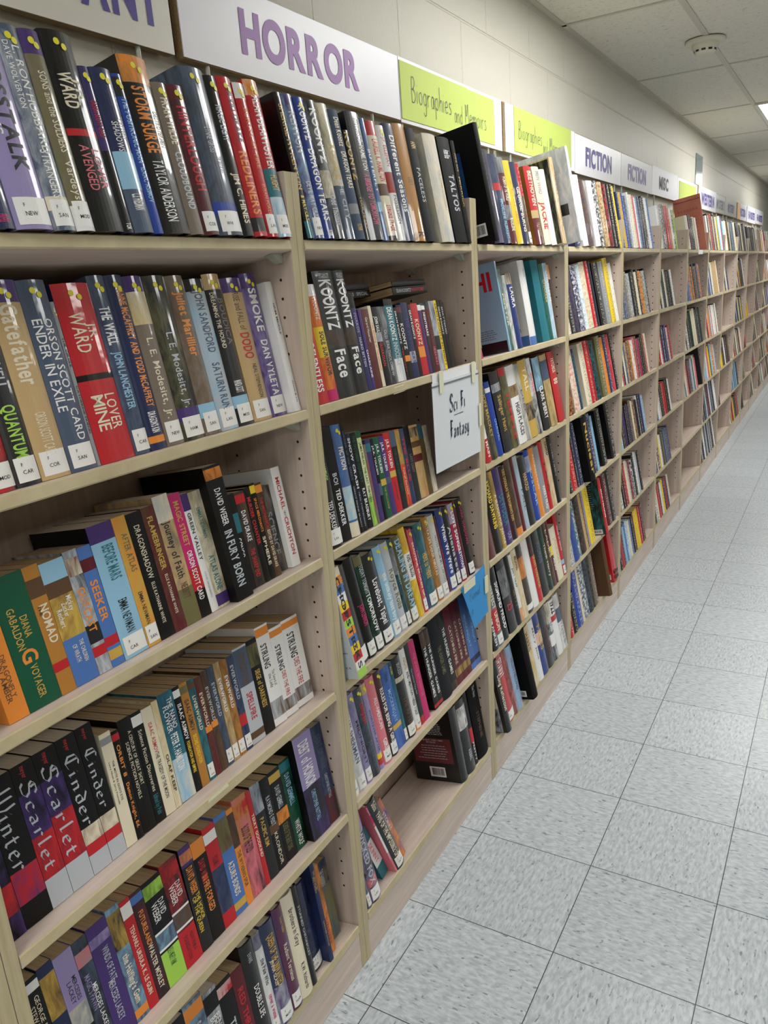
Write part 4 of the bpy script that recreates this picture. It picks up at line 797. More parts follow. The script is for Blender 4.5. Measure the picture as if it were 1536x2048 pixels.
 (2, 5, 0.0878, 0.0263, 0.2168, 0.016, 0.0095, 'j', 'lilac+slate', 'MIDNIGHT@.3-.8:charcoal:0:.4', 's,d'),
 (2, 5, 0.1146, 0.0324, 0.2152, 0.016, 0.0095, 'j', 'charcoal+slate', 'tempest@.16-.4:red:0:.45;JULIE CROSS@.6-.9:slate:0:.4', 'd'),
 (2, 5, 0.1476, 0.019, 0.2139, 0.016, 0.0095, 'j', 'lilac', 'WHATEVER AFTER@.3-.8:charcoal:0:.4', 'd,b:0-.12:tan,b:.82-.88:yellow,b:.88-.95:red'),
 (2, 5, 0.1672, 0.0351, 0.2168, 0.016, 0.0095, 'j', 'pink', 'ALL-AMERICAN@.24-.6:white:0:.4;GIRL@.72-.85:white:0:.45', 's,d'),
 (2, 5, 0.2029, 0.0299, 0.215, 0.016, 0.0095, 'j', 'black+maroon', 'RULES FOR BEING A GIRL@.2-.85:white:0:.5', 's,d'),
 (2, 5, 0.2334, 0.0379, 0.2091, 0.016, 0.0095, 'p', 'cornflower+blue', 'MOCKINGJAY@.28-.68:skyblue:0:.4;COLLINS@.06-.18:navy:0:.4', 'b:.7-.76:gold'),
 (2, 5, 0.2719, 0.0139, 0.209, 0.016, 0.0095, 'p', 'teal+navy', 'ALIBI@.05-.15:yellow', 's'),
 (2, 5, 0.2864, 0.0391, 0.2114, 0.016, 0.0095, 'j', 'black', 'BRACKEN@.08-.22:silver:0:.4;THE AFTER@.5-.85:brown:0:.5', 's,b:.24-.3:cream+black'),
 (2, 5, 0.3262, 0.0275, 0.2164, 0.016, 0.0095, 'j', 'white', 'ABIGAIL@.1-.25:tan;AND I MENTION I NEED YOU?@.28-.82:black:0:.45', 's,b:.93-1:orange'),
 (2, 5, 0.3542, 0.0209, 0.2163, 0.016, 0.0095, 'p', 'charcoal', 'The Lunatical Thing Had@.3-.62:silver:0:.3', 'b:.9-1:red+charcoal'),
 (2, 5, 0.3758, 0.0273, 0.2156, 0.016, 0.0095, 'p', 'magenta', 'THE SPACE BETWEEN US@.15-.7:pink:0:.4', ''),
 (2, 5, 0.433, 0.0259, 0.216, 0.016, 0.0095, 'p', 'black', 'THE HUNGER GAMES@.2-.85:white:0:.5', 'b:.02-.2:brown+black,b:.94-.98:red'),
 (2, 5, 0.4594, 0.0221, 0.2153, 0.016, 0.0095, 'p', 'black', 'THE HUNGER GAMES@.2-.85:white:0:.5', 'b:.02-.2:brown+black,b:.94-.98:red'),
 (2, 5, 0.4822, 0.0581, 0.2249, 0.016, 0.0095, 'c', 'charcoal', 'THE HUNGER GAMES@.35-.7:olive:0:.35', ''),
 (2, 5, 0.5408, 0.0336, 0.2242, 0.016, 0.0095, 'p', 'black', 'THE HUNGER GAMES@.2-.8:white:0:.45', 'b:.9-1:charcoal+brown'),
 (2, 5, 0.5751, 0.0369, 0.2273, 0.016, 0.0095, 'p', 'maroon', 'CATCHING FIRE@.25-.75:cream:0:.4', 'b:.8-.9:brown+gold'),
 (2, 5, 0.6126, 0.0291, 0.226, 0.016, 0.0095, 'p', 'maroon', 'CATCHING FIRE@.25-.75:cream:0:.4', 'b:.8-.9:brown+gold'),
 (2, 5, 0.6422, 0.0281, 0.2206, 0.016, 0.0095, 'p', 'maroon', 'CATCHING FIRE@.25-.75:cream:0:.4', 'b:.8-.9:brown+gold'),
 (2, 5, 0.6709, 0.0338, 0.2189, 0.016, 0.0014, 'p', 'cornflower', 'MOCKINGJAY@.25-.7:skyblue:0:.4', 'b:.85-.92:navy'),
 (2, 5, 0.7053, 0.0312, 0.2148, 0.016, 0.0014, 'p', 'cornflower', 'MOCKINGJAY@.25-.7:skyblue:0:.4', 'b:.85-.92:navy'),
 (2, 6, 0.0307, 0.0155, 0.2279, 0.004, 0.04, 'j', 'slate+grey', '', 's'),
 (2, 6, 0.0468, 0.0394, 0.2211, 0.004, 0.04, 'j', 'charcoal+lilac', 'WICKED FOX@.18-.8:silver:0:.5', 's,b:0-.2:lilac,b:.72-.82:pink+charcoal'),
 (2, 6, 0.1283, 0.0297, 0.1555, 0.024, 0.3, 'p', 'teal', 'SKINNY@.3-.68:pink:0:.5', 'b:.25-.75:white'),
 (2, 6, 0.16, 0.0066, 0.2207, 0.004, 0.262, 'p', 'pink', 'POINT@.02-.14:white:0:.5;Summerlost@.4-.55:grey:0:.3', 'b:0-.25:magenta,b:.3-.7:white,b:.7-.8:magenta+white'),
 (2, 6, 0.1674, 0.0346, 0.2224, 0.004, 0.262, 'j', 'charcoal', 'Salsa@.04-.14:cream:0:.5;FANS OF THE IMPOSSIBLE LIFE@.2-.86:cream:0:.5', 's'),
 (2, 6, 0.2039, 0.0253, 0.1903, 0.014, 0.262, 'p', 'orange+blue', 'STORIES@.2-.5:white:0:.4', ''),
 (2, 6, 0.5855, 0.0437, 0.2213, 0.004, -0.0373, 'j', 'black', '', 'blackback'),
 (2, 6, 0.6398, 0.0537, 0.2216, 0.004, -0.0373, 'j', 'black', 'REBEL@.7-.85:silver:0:.3', 'b:.1-.4:white+black'),
 (2, 6, 0.6587, 0.0183, 0.2263, 0.004, -0.0382, 'p', 'black', 'PRETTY@.7-.95:white:0:.5', 'b:.5-.7:red'),
 (2, 6, 0.7324, 0.0673, 0.2317, 0.004, -0.0397, 'c', 'black', 'The Host@.05-.2:silver:0:.25;STEPHENIE@.4-.75:brown:0:.25', ''),
 (3, 1, 0.8271, 0.0262, 0.2893, -0.034, 0.0444, 'c', 'black', 'OUT OF THE VALENTINE@.25-.7:silver:.3:.3', 'big,art'),
 (3, 1, 0.8962, 0.0673, 0.2428, -0.004, 0.0444, 'j', 'black+purple', '', ''),
 (3, 1, 0.9642, 0.0535, 0.2368, -0.004, 0.0444, 'j', 'navy+slate', 'MADELEINE ALBRIGHT@.5-.95:skyblue:0:.4', 'b:.32-.4:red'),
 (3, 1, 1.0184, 0.0485, 0.2336, -0.004, 0.0444, 'j', 'maroon', 'WOMAN OF THE WORLD@.22-.5:cream:0:.5;MADELEINE@.7-.85:cream', 'b:0-.18:grey+charcoal,b:.55-.72:grey+charcoal'),
 (3, 1, 1.0676, 0.0471, 0.2293, -0.004, 0.0444, 'j', 'yellow', 'STONES@.1-.9:orange:0:.3', ''),
 (3, 1, 1.1154, 0.0466, 0.2297, -0.004, 0.0444, 'j', 'navy', 'GEORGE BURNS@.3-.85:cream:0:.5', ''),
 (3, 1, 1.1627, 0.0265, 0.2299, -0.004, 0.0444, 'j', 'brown+taupe', 'LETTERS@.05-.4:pink', 's,b:0-.4:red'),
 (3, 1, 1.2293, 0.0673, 0.2288, -0.004, 0.0444, 'j', 'maroon', 'BEETHOVEN@.06-.5:cream:0:.5;CRAWFORD@.72-.9:tan:0:.3', 'b:0-.56:red,b:.56-.66:tan,ochreback'),
 (3, 1, 1.3036, 0.0673, 0.2339, -0.004, 0.0444, 'j', 'cream', 'MEN WHO@.06-.35:grey;JACKIE@.45-.8:red:0:.6', ''),
 (3, 1, 1.3716, 0.0518, 0.2314, -0.004, 0.0444, 'j', 'white', '', ''),
 (3, 1, 1.4241, 0.0328, 0.2667, -0.024, 0.0333, 'j', 'tan+cream', 'GREAT GARDENS@.2-.8:brown:0:.3', 'photoback'),
 (3, 1, 1.481, 0.0229, 0.2947, -0.064, 0.0333, 'j', 'silver+white', '', 'big,greyback'),
 (3, 2, 0.7884, 0.0366, 0.2739, 0.012, 0.0078, 'p', 'magenta', '', ''),
 (3, 2, 1.0244, 0.0099, 0.284, 0.012, 0.0078, 'j', 'skyblue', 'PLAY@.12-.22:red', 'bigblue'),
 (3, 2, 1.0349, 0.0227, 0.2369, 0.012, 0.0078, 'p', 'green+grey', 'FOSTER@.3-.7:cream', ''),
 (3, 2, 1.0582, 0.0275, 0.218, 0.012, 0.0078, 'j', 'white+green', '', ''),
 (3, 2, 1.1295, 0.0426, 0.2216, 0.012, -0.0064, 'j', 'navy+blue', 'LAURA@.18-.45:white:0:.6', 'b:0-.14:brown+cream,cv:black'),
 (3, 2, 1.26, 0.0572, 0.2669, 0.012, -0.0064, 'j', 'white', 'BOOK@.1-.2:grey:0:.2', 'whiteblue,b:.9-1:cornflower'),
 (3, 2, 1.3841, 0.0674, 0.2742, 0.012, -0.0064, 'c', 'teal', '', ''),
 (3, 2, 1.4205, 0.0358, 0.2452, 0.012, -0.0262, 'j', 'green+teal', 'CHARLES@.2-.5:gold', ''),
 (3, 2, 1.4563, 0.0352, 0.2479, 0.012, -0.0447, 'j', 'skyblue+white', 'CHARLES H@.1-.5:white:0:.5', ''),
 (3, 2, 1.4816, 0.0247, 0.2445, 0.012, -0.0447, 'j', 'brown+charcoal', '', 'b:0-.2:orange+cream'),
 (3, 3, 0.795, 0.0411, 0.1458, 0.002, 0.06, 'j', 'red', 'MAIN@.6-.9:white:0:.4', 'b:0-.55:white'),
 (3, 3, 0.8368, 0.0502, 0.2066, 0.002, 0.06, 'j', 'charcoal+olive', 'JON MACKEY@.1-.7:gold:0:.4', ''),
 (3, 3, 0.8877, 0.0356, 0.2162, 0.002, 0.0555, 'j', 'blue', 'CHURCHILL@.5-.8:skyblue:0:.4', 'b:.08-.14:white'),
 (3, 3, 0.9334, 0.0673, 0.2377, 0.002, 0.0555, 'j', 'charcoal', 'Salinger Hunt@.3-.75:gold:0:.4', 'b:.15-.25:silver+black,cv:black'),
 (3, 3, 1.0014, 0.0517, 0.2419, 0.002, 0.0433, 'j', 'olive+black', 'TEMPLE@.3-.9:red', 'b:0-.1:red'),
 (3, 3, 1.058, 0.0673, 0.2403, 0.002, 0.0433, 'j', 'white', 'HIGH PLACES@.48-.9:charcoal:0:.5', 'b:.25-.4:brown+tan'),
 (3, 3, 1.126, 0.0368, 0.2389, 0.002, 0.0433, 'j', 'grey+cream', 'DEEP@.2-.8:slate:0:.4', ''),
 (3, 3, 1.1642, 0.0673, 0.2449, 0.002, 0.0433, 'j', 'gold', 'TALL@.1-.4:cream', 'b:.55-.78:charcoal+tan'),
 (3, 3, 1.2322, 0.0407, 0.2447, 0.002, 0.0433, 'j', 'white+charcoal', 'ROBERT@.2-.5:pink', 'b:.5-1:charcoal+white'),
 (3, 3, 1.2856, 0.0673, 0.2396, 0.002, 0.0433, 'j', 'charcoal+black', 'CLARK SHERRY@.4-.85:white:0:.5', 'b:0-.45:skyblue+black,cv:black'),
 (3, 3, 1.3608, 0.0673, 0.2406, 0.002, 0.0433, 'c', 'tan+olive', '', 'b:.08-.35:slate'),
 (3, 3, 1.4397, 0.0673, 0.2524, 0.002, 0.0433, 'j', 'red', 'PAYCHECK@.1-.3:cream;88@.38-.46:cream:0:.6', ''),
 (3, 4, 0.7962, 0.0626, 0.1658, 0.008, 0.06, 'j', 'maroon', '', 'b:0-.1:white'),
 (3, 4, 0.8595, 0.0532, 0.2412, 0.008, 0.0485, 'j', 'black', 'RICHARD DAWKINS@.1-.7:yellow:0:.5', ''),
 (3, 4, 0.9134, 0.0281, 0.2386, 0.008, 0.0485, 'j', 'gold+brown', 'A SEASON FOR JUSTICE@.3-.95:cream:0:.6', ''),
 (3, 4, 0.9421, 0.0535, 0.2391, 0.008, 0.0485, 'j', 'purple+navy', 'DEWDERA@.35-.75:teal:0:.7;OUR@.85-.95:lilac', ''),
 (3, 4, 0.9963, 0.0421, 0.2349, 0.008, 0.0485, 'j', 'black+maroon', "KIRK DOUGLAS THE RAGMAN'S SON@.05-.75:gold:0:.5", ''),
 (3, 4, 1.039, 0.0465, 0.2448, 0.008, 0.0439, 'j', 'brown+black', '', 'b:.9-1:orange'),
 (3, 4, 1.0862, 0.0262, 0.2416, 0.008, 0.0439, 'j', 'maroon', '', ''),
 (3, 4, 1.1131, 0.0322, 0.2408, 0.008, 0.0439, 'j', 'silver+skyblue', 'PALL@.3-.9:charcoal:0:.4', ''),
 (3, 4, 1.146, 0.0615, 0.2294, 0.008, 0.0439, 'j', 'charcoal+black', 'HAROLD@.25-.5:tan:0:.5', ''),
 (3, 4, 1.2081, 0.0461, 0.2375, 0.008, 0.0439, 'j', 'blue', 'OSCAR@.3-.8:skyblue:0:.4', 'b:.08-.3:silver+blue'),
 (3, 4, 1.2549, 0.039, 0.2366, 0.008, 0.0439, 'j', 'orange', 'RESURRECTION@.1-.6:cream:0:.4', ''),
 (3, 4, 1.2946, 0.0513, 0.2326, 0.008, 0.0439, 'j', 'grey', 'HARRY FRAD@.6-.95:white:0:.5', ''),
 (3, 4, 1.3465, 0.0375, 0.2387, 0.008, 0.0439, 'j', 'red', 'LAW@.3-.8:maroon', ''),
 (3, 4, 1.3846, 0.045, 0.2422, 0.008, 0.0192, 'j', 'tan+cream', 'NORD@.05-.25:charcoal', ''),
 (3, 4, 1.4302, 0.0463, 0.2378, 0.008, 0.0192, 'j', 'black', 'SOMETIMES@.1-.6:grey:0:.3', ''),
 (3, 5, 0.801, 0.0315, 0.245, 0.001, 0.06, 'j', 'black', 'FRANKEN@.6-.95:white:0:.5', ''),
 (3, 5, 0.8331, 0.045, 0.2361, 0.001, 0.06, 'j', 'slate+grey', 'PERFECT@.2-.5:cream:0:.5;UNION@.55-.8:cream:0:.5', 'b:.5-.82:red,s'),
 (3, 5, 0.8788, 0.0417, 0.2345, 0.001, 0.06, 'j', 'black', 'SIGMUND FREUD@.2-.85:white:0:.5', ''),
 (3, 5, 0.9315, 0.0673, 0.2336, 0.001, 0.06, 'j', 'black', '25@.6-.7:red:0:.6', 'b:.1-.5:charcoal+grey'),
 (3, 5, 0.9995, 0.0329, 0.2362, 0.001, 0.06, 'j', 'black', 'GETTY@.5-.75:olive:0:.5', ''),
 (3, 5, 1.0331, 0.0222, 0.2284, 0.001, 0.06, 'j', 'white', 'JUST TRAP@.2-.5:charcoal', 'b:.8-1:orange+cream'),
 (3, 5, 1.0559, 0.0417, 0.235, 0.001, 0.06, 'j', 'cream+gold', 'MICHAEL@.1-.3:brown', ''),
 (3, 5, 1.0982, 0.0483, 0.242, 0.001, 0.06, 'j', 'charcoal+brown', '', 'b:.2-.5:orange+brown,b:.88-.96:white'),
 (3, 5, 1.1473, 0.0533, 0.2448, 0.001, 0.06, 'j', 'white', '', ''),
 (3, 5, 1.2013, 0.0422, 0.2355, 0.001, 0.06, 'j', 'charcoal+maroon', 'GRANT ROSEHENOR@.3-.8:gold:0:.5', 'b:.3-1:red'),
 (3, 5, 1.2458, 0.0673, 0.2413, 0.001, 0.06, 'j', 'black', 'MADMAN@.2-.5:slate:0:.5', ''),
 (3, 5, 1.3138, 0.039, 0.2427, 0.001, 0.06, 'j', 'charcoal+green', 'Thank Harry@.3-.8:cream:0:.4', ''),
 (3, 5, 1.3535, 0.0348, 0.2437, 0.001, 0.06, 'j', 'brown+black', 'LADIES@.1-.6:cream:0:.4', ''),
 (3, 5, 1.389, 0.0226, 0.235, 0.001, 0.06, 'j', 'maroon', 'ALSO@.6-.8:white', 'b:.4-.55:yellow'),
 (3, 5, 1.4122, 0.0601, 0.2003, 0.001, 0.06, 'j', 'cream', 'JACKSON@.2-.7:tan:0:.4', ''),
 (3, 5, 1.4729, 0.0305, 0.2366, 0.001, 0.06, 'j', 'red', 'HOUSE OF NIXON@.2-.6:white:0:.4', 's,b:.75-.82:skyblue'),
 (3, 6, 0.8287, 0.0358, 0.2418, -0.021, 0.06, 'j', 'black', 'Long Reflection@.2-.7:cream:0:.5', 'marble'),
 (3, 6, 0.8751, 0.0673, 0.2403, -0.001, 0.06, 'j', 'red', 'GETAWAY@.1-.35:white:.0:.7', 's'),
 (3, 6, 0.9431, 0.031, 0.2327, -0.001, 0.06, 'j', 'brown+pink', 'OCCASION@.2-.6:brown', ''),
 (3, 6, 0.9747, 0.0453, 0.2242, -0.001, 0.06, 'j', 'skyblue+lilac', 'HELEN FIELDING@.2-.7:slate:0:.4', ''),
 (3, 6, 1.0501, 0.0439, 0.2473, -0.026, 0.06, 'c', 'black', '', 'bigblack'),
 (3, 6, 1.1144, 0.0673, 0.2234, -0.001, 0.06, 'j', 'gold+cream', 'HARRIS@.1-.4:brown', ''),
 (3, 6, 1.1824, 0.0469, 0.2266, -0.001, 0.06, 'j', 'white', 'Mary Jane@.1-.7:charcoal:0:.25', ''),
 (3, 6, 1.23, 0.0545, 0.2313, -0.001, 0.06, 'j', 'blue+black', 'FACES@.2-.6:gold', 'b:.3-.5:cream+pink'),
 (3, 6, 1.2851, 0.0653, 0.2258, -0.001, 0.06, 'j', 'black+charcoal', 'THE LONG@.3-.8:maroon', ''),
 (3, 6, 1.3512, 0.0452, 0.2254, -0.001, 0.06, 'j', 'black+silver', 'PICTURES@.3-.5:white', 'b:0-.35:cream+charcoal,b:.55-.75:white'),
 (3, 6, 1.3971, 0.0533, 0.2188, -0.001, 0.06, 'j', 'white', '1922@.05-.25:black:0:.7', 'b:.28-.38:red'),
 (3, 6, 1.4511, 0.0521, 0.2199, -0.001, 0.06, 'j', 'white+grey', 'WHITE@.5-.9:grey', 'b:.25-.5:slate'),
 (4, 1, 1.6216, 0.0674, 0.2372, -0.004, 0.0336, 'j', 'navy', '', ''),
 (4, 1, 1.7189, 0.0674, 0.2441, -0.004, 0.0336, 'j', 'white', '', ''),
 (4, 1, 1.7922, 0.0674, 0.23, -0.004, 0.0335, 'j', 'brown+navy', '', ''),
 (4, 1, 1.8851, 0.0674, 0.2361, -0.004, 0.0335, 'j', 'white', '', ''),
 (4, 1, 1.9531, 0.0591, 0.2414, -0.004, 0.0335, 'j', 'black+white', '', ''),
 (4, 1, 2.0223, 0.0674, 0.2415, -0.004, 0.0335, 'j', 'tan+brown', '', ''),
 (4, 1, 2.0903, 0.0556, 0.2385, -0.004, 0.0335, 'j', 'black+red', '', ''),
 (4, 1, 2.1465, 0.051, 0.2416, -0.004, 0.0335, 'j', 'black', '', ''),
 (4, 1, 2.1981, 0.0417, 0.2445, -0.004, 0.0335, 'j', 'black', '', ''),
 (4, 1, 2.2404, 0.0231, 0.2411, -0.004, 0.0335, 'j', 'yellow', '', ''),
 (4, 2, 1.5652, 0.0286, 0.2345, 0.004, 0.06, 'j', 'cream', '', ''),
 (4, 2, 1.5944, 0.0538, 0.2144, 0.004, 0.06, 'j', 'charcoal', '', ''),
 (4, 2, 1.6489, 0.0539, 0.2346, 0.004, 0.06, 'j', 'navy+brown', '', 'b:.75-1:tan'),
 (4, 2, 1.7097, 0.0673, 0.238, 0.004, 0.06, 'j', 'navy+white', 'JOHN MARSHALL@.1-.7:white', ''),
 (4, 2, 1.7777, 0.0399, 0.2385, 0.004, 0.06, 'j', 'white+skyblue', '', ''),
 (4, 2, 1.82, 0.0673, 0.2464, 0.004, 0.06, 'j', 'cream+tan', '', ''),
 (4, 2, 1.888, 0.0444, 0.2495, 0.004, 0.06, 'j', 'red', '', ''),
 (4, 2, 1.9331, 0.0317, 0.2463, 0.004, 0.06, 'j', 'charcoal+navy', '', ''),
 (4, 2, 1.9886, 0.0673, 0.243, 0.004, 0.06, 'j', 'black', '', ''),
 (4, 2, 2.0789, 0.0673, 0.2458, 0.004, 0.06, 'j', 'grey', '', ''),
 (4, 2, 2.1542, 0.0673, 0.2668, 0.004, 0.06, 'j', 'yellow', '', ''),
 (4, 2, 2.2222, 0.0473, 0.239, 0.004, 0.06, 'j', 'white+cream', '', ''),
 (4, 3, 1.5649, 0.0654, 0.245, 0.004, 0.0563, 'j', 'charcoal+orange', '', ''),
 (4, 3, 1.6415, 0.0673, 0.2381, 0.004, 0.0563, 'j', 'cream+pink', '', ''),
 (4, 3, 1.7095, 0.026, 0.2253, 0.004, 0.0563, 'j', 'navy+teal', '', ''),
 (4, 3, 1.7941, 0.0673, 0.239, 0.004, 0.0563, 'j', 'cream', 'DREISER@.3-.8:grey', ''),
 (4, 3, 1.8621, 0.0514, 0.2421, 0.004, 0.0563, 'j', 'red', '', ''),
 (4, 3, 1.9142, 0.0206, 0.2408, 0.004, 0.0563, 'j', 'red+black', '', ''),
 (4, 3, 1.9354, 0.0645, 0.236, 0.004, 0.0563, 'j', 'black+teal', '', ''),
 (4, 3, 2.0289, 0.0673, 0.2444, 0.004, 0.0563, 'j', 'olive', '', 'b:0-.25:red,b:.25-.42:brown+cream'),
 (4, 3, 2.0969, 0.0368, 0.2361, 0.004, 0.0563, 'j', 'orange', '', ''),
 (4, 3, 2.1344, 0.0509, 0.2426, 0.004, 0.0563, 'j', 'navy', '', ''),
 (4, 3, 2.1859, 0.0423, 0.2401, 0.004, 0.0563, 'j', 'red+pink', '', ''),
 (4, 3, 2.2289, 0.0444, 0.2408, 0.004, 0.0563, 'j', 'black', '', ''),
 (4, 4, 1.5594, 0.0363, 0.204, 0.002, 0.0407, 'j', 'charcoal', '', 's'),
 (4, 4, 1.5963, 0.0597, 0.235, 0.002, 0.0407, 'j', 'red', 'GOVERN@.1-.8:white', ''),
 (4, 4, 1.6567, 0.0231, 0.243, 0.002, 0.0407, 'j', 'charcoal', '', ''),
 (4, 4, 1.6804, 0.0527, 0.2401, 0.002, 0.0407, 'j', 'navy', 'DARE@.1-.9:silver', 's'),
 (4, 4, 1.7338, 0.062, 0.2524, -0.028, 0.0407, 'c', 'black', 'Nuclear@.1-.9:gold', 'ind,big'),
 (4, 4, 1.8739, 0.0673, 0.2397, 0.002, 0.0407, 'j', 'navy', 'Deadline@.05-.5:white', ''),
 (4, 4, 1.9419, 0.0248, 0.2254, 0.002, 0.0407, 'j', 'skyblue', '', ''),
 (4, 4, 2.0164, 0.0673, 0.2376, 0.002, 0.0407, 'j', 'black', 'CHER@.3-.7:cream', 'b:0-.4:charcoal+red'),
 (4, 4, 2.1608, 0.0673, 0.2431, 0.002, 0.0407, 'j', 'black', 'SHADOWS@.1-.8:cream', ''),
 (4, 5, 1.5625, 0.0538, 0.2384, 0.002, 0.0479, 'j', 'grey+white', '', ''),
 (4, 5, 1.617, 0.0611, 0.2325, 0.002, 0.0479, 'j', 'blue+slate', '', ''),
 (4, 5, 1.6788, 0.0257, 0.231, 0.002, 0.0479, 'j', 'teal+white', 'PERSEVERE@.1-.8:white', ''),
 (4, 5, 1.7076, 0.0673, 0.231, 0.002, 0.0479, 'j', 'black+brown', '', ''),
 (4, 5, 1.7756, 0.0294, 0.2331, 0.002, 0.0479, 'j', 'tan', '', ''),
 (4, 5, 1.8056, 0.0106, 0.2345, 0.002, 0.0479, 'j', 'maroon', '', ''),
 (4, 5, 1.8168, 0.0198, 0.2357, 0.002, 0.0438, 'j', 'grey+lilac', '', ''),
 (4, 5, 1.8388, 0.0673, 0.2385, 0.002, 0.0438, 'j', 'yellow', '', ''),
 (4, 5, 1.9738, 0.0308, 0.2454, -0.026, 0.0438, 'j', 'red', 'MARVELOUS@.2-.7:white', 'ind,backcov'),
 (4, 5, 2.11, 0.0673, 0.2281, 0.002, 0.0401, 'j', 'maroon', '', ''),
 (4, 5, 2.178, 0.0582, 0.23, 0.002, 0.0249, 'j', 'charcoal', '', ''),
 (4, 6, 1.554, 0.0435, 0.21, 0.0, 0.0137, 'j', 'red', '', ''),
 (4, 6, 1.598, 0.056, 0.1602, 0.0, 0.0137, 'p', 'black', '', ''),
 (4, 6, 1.6549, 0.0674, 0.2306, 0.0, 0.0135, 'j', 'blue', 'TRUMAN@.05-.4:white', ''),
 (4, 6, 1.7229, 0.0249, 0.2326, 0.0, 0.0135, 'j', 'cream', '', ''),
 (4, 6, 1.7484, 0.0641, 0.2353, 0.0, 0.0135, 'j', 'slate+white', '', ''),
 (4, 6, 1.8131, 0.064, 0.233, 0.0, 0.0135, 'j', 'charcoal+slate', '', ''),
 (4, 6, 1.8777, 0.0258, 0.2307, 0.0, 0.0135, 'j', 'charcoal+olive', '', ''),
 (4, 6, 1.9041, 0.0459, 0.2261, 0.0, 0.0135, 'j', 'taupe', '', ''),
 (4, 6, 2.0092, 0.0362, 0.2586, -0.032, 0.0135, 'c', 'brown', '', 'ind,kraft'),
 (4, 6, 2.1817, 0.0674, 0.2324, -0.006, 0.0135, 'j', 'red', '', 'ind,redalbum'),
]
rowsn = {}
for B_ in BOOKS: rowsn.setdefault((B_[0], B_[1]), []).append(B_)
STUFF = []      # (x, t, h, y, lean, row, colour, mark)
def place(e, x, y, row, lean):
    e.location = (x, y * math.cos(BETA), SHELF_Z[row] - y * math.sin(BETA) + .0006)
    e.rotation_mode = 'YXZ'; e.rotation_euler = (-BETA, -lean, 0)
for (bay, row), L in rowsn.items():
    nrow = len(L)
    for i, (_, _, x, t_, h_, y_, lean, k, col, txt, opt) in enumerate(L):
        opts = opt.split(',') if opt else []
        if bay == 4 and 'ind' not in opts:
            STUFF.append((x if lean >= 0 else x - t_, t_, h_, y_, lean, row, col)); continue
        t_ = max(t_, .005)
        D = min(h_ * .655, .168)
        if 'big' in opts or 'bigblack' in opts or 'kraft' in opts: D = .185
        if row > 1: h_ = min(h_, .259 if i < nrow - 1 else .243)
        D = min(D, ((.197 if row == 1 else .2105) - h_ * math.sin(BETA)) / math.cos(BETA) - y_ - .001)
        e = empty('paperback_book' if k == 'p' else 'hardcover_book')
        place(e, x, y_, row, lean)
        for p in make_book(t_, h_, k, col, txt, opts, D):
            p.parent = e
            if lean < 0: p.location = (-t_, 0, 0)
        kw = 'paperback' if k == 'p' else 'hardcover'
        size = 'thick ' if t_ > .042 else ('thin ' if t_ < .018 else '')
        tcs = [q.rsplit('@', 1)[1].split(':')[1] for q in txt.split(';') if '@' in q]
        let = (' with ' + NICE.get(tcs[0], tcs[0]) + ' lettering') if tcs else ''
        nr = nrow - 1 - i
        if nr == 0: pos = 'rightmost'
        elif i == 0 and bay > 1: pos = 'leftmost'
        elif bay == 1 or nr < i: pos = ON[nr] + ' from right'
        else: pos = ON[i] + ' from left'
        if bay == 4: pos = 'sticking out'
        if bay == 4: lab = {'black': 'thick black book jutting out on the fourth shelf of the fourth bookcase', 'red': 'red-spined book jutting out on the fifth shelf of the fourth bookcase' if row == 5 else 'tall red album beside a brown one on the bottom shelf, fourth bookcase', 'brown': 'big plain brown book jutting out of the bottom shelf, fourth bookcase'}[col]
        else: lab = '%s%s %s%s, %s on %s shelf, %s bookcase' % (size, nice(col), kw, let, pos, RW[row], ORD[bay-1])
        w_ = lab.split()
        if len(w_) > 16: lab = '%s %s%s, %s on %s shelf, %s bookcase' % (nice(col.split('+')[0]), kw, let, pos, RW[row], ORD[bay-1])
        tag(e, lab, 'book', 'books on the %s shelf of the %s bookcase' % (RW[row], ORD[bay-1]))

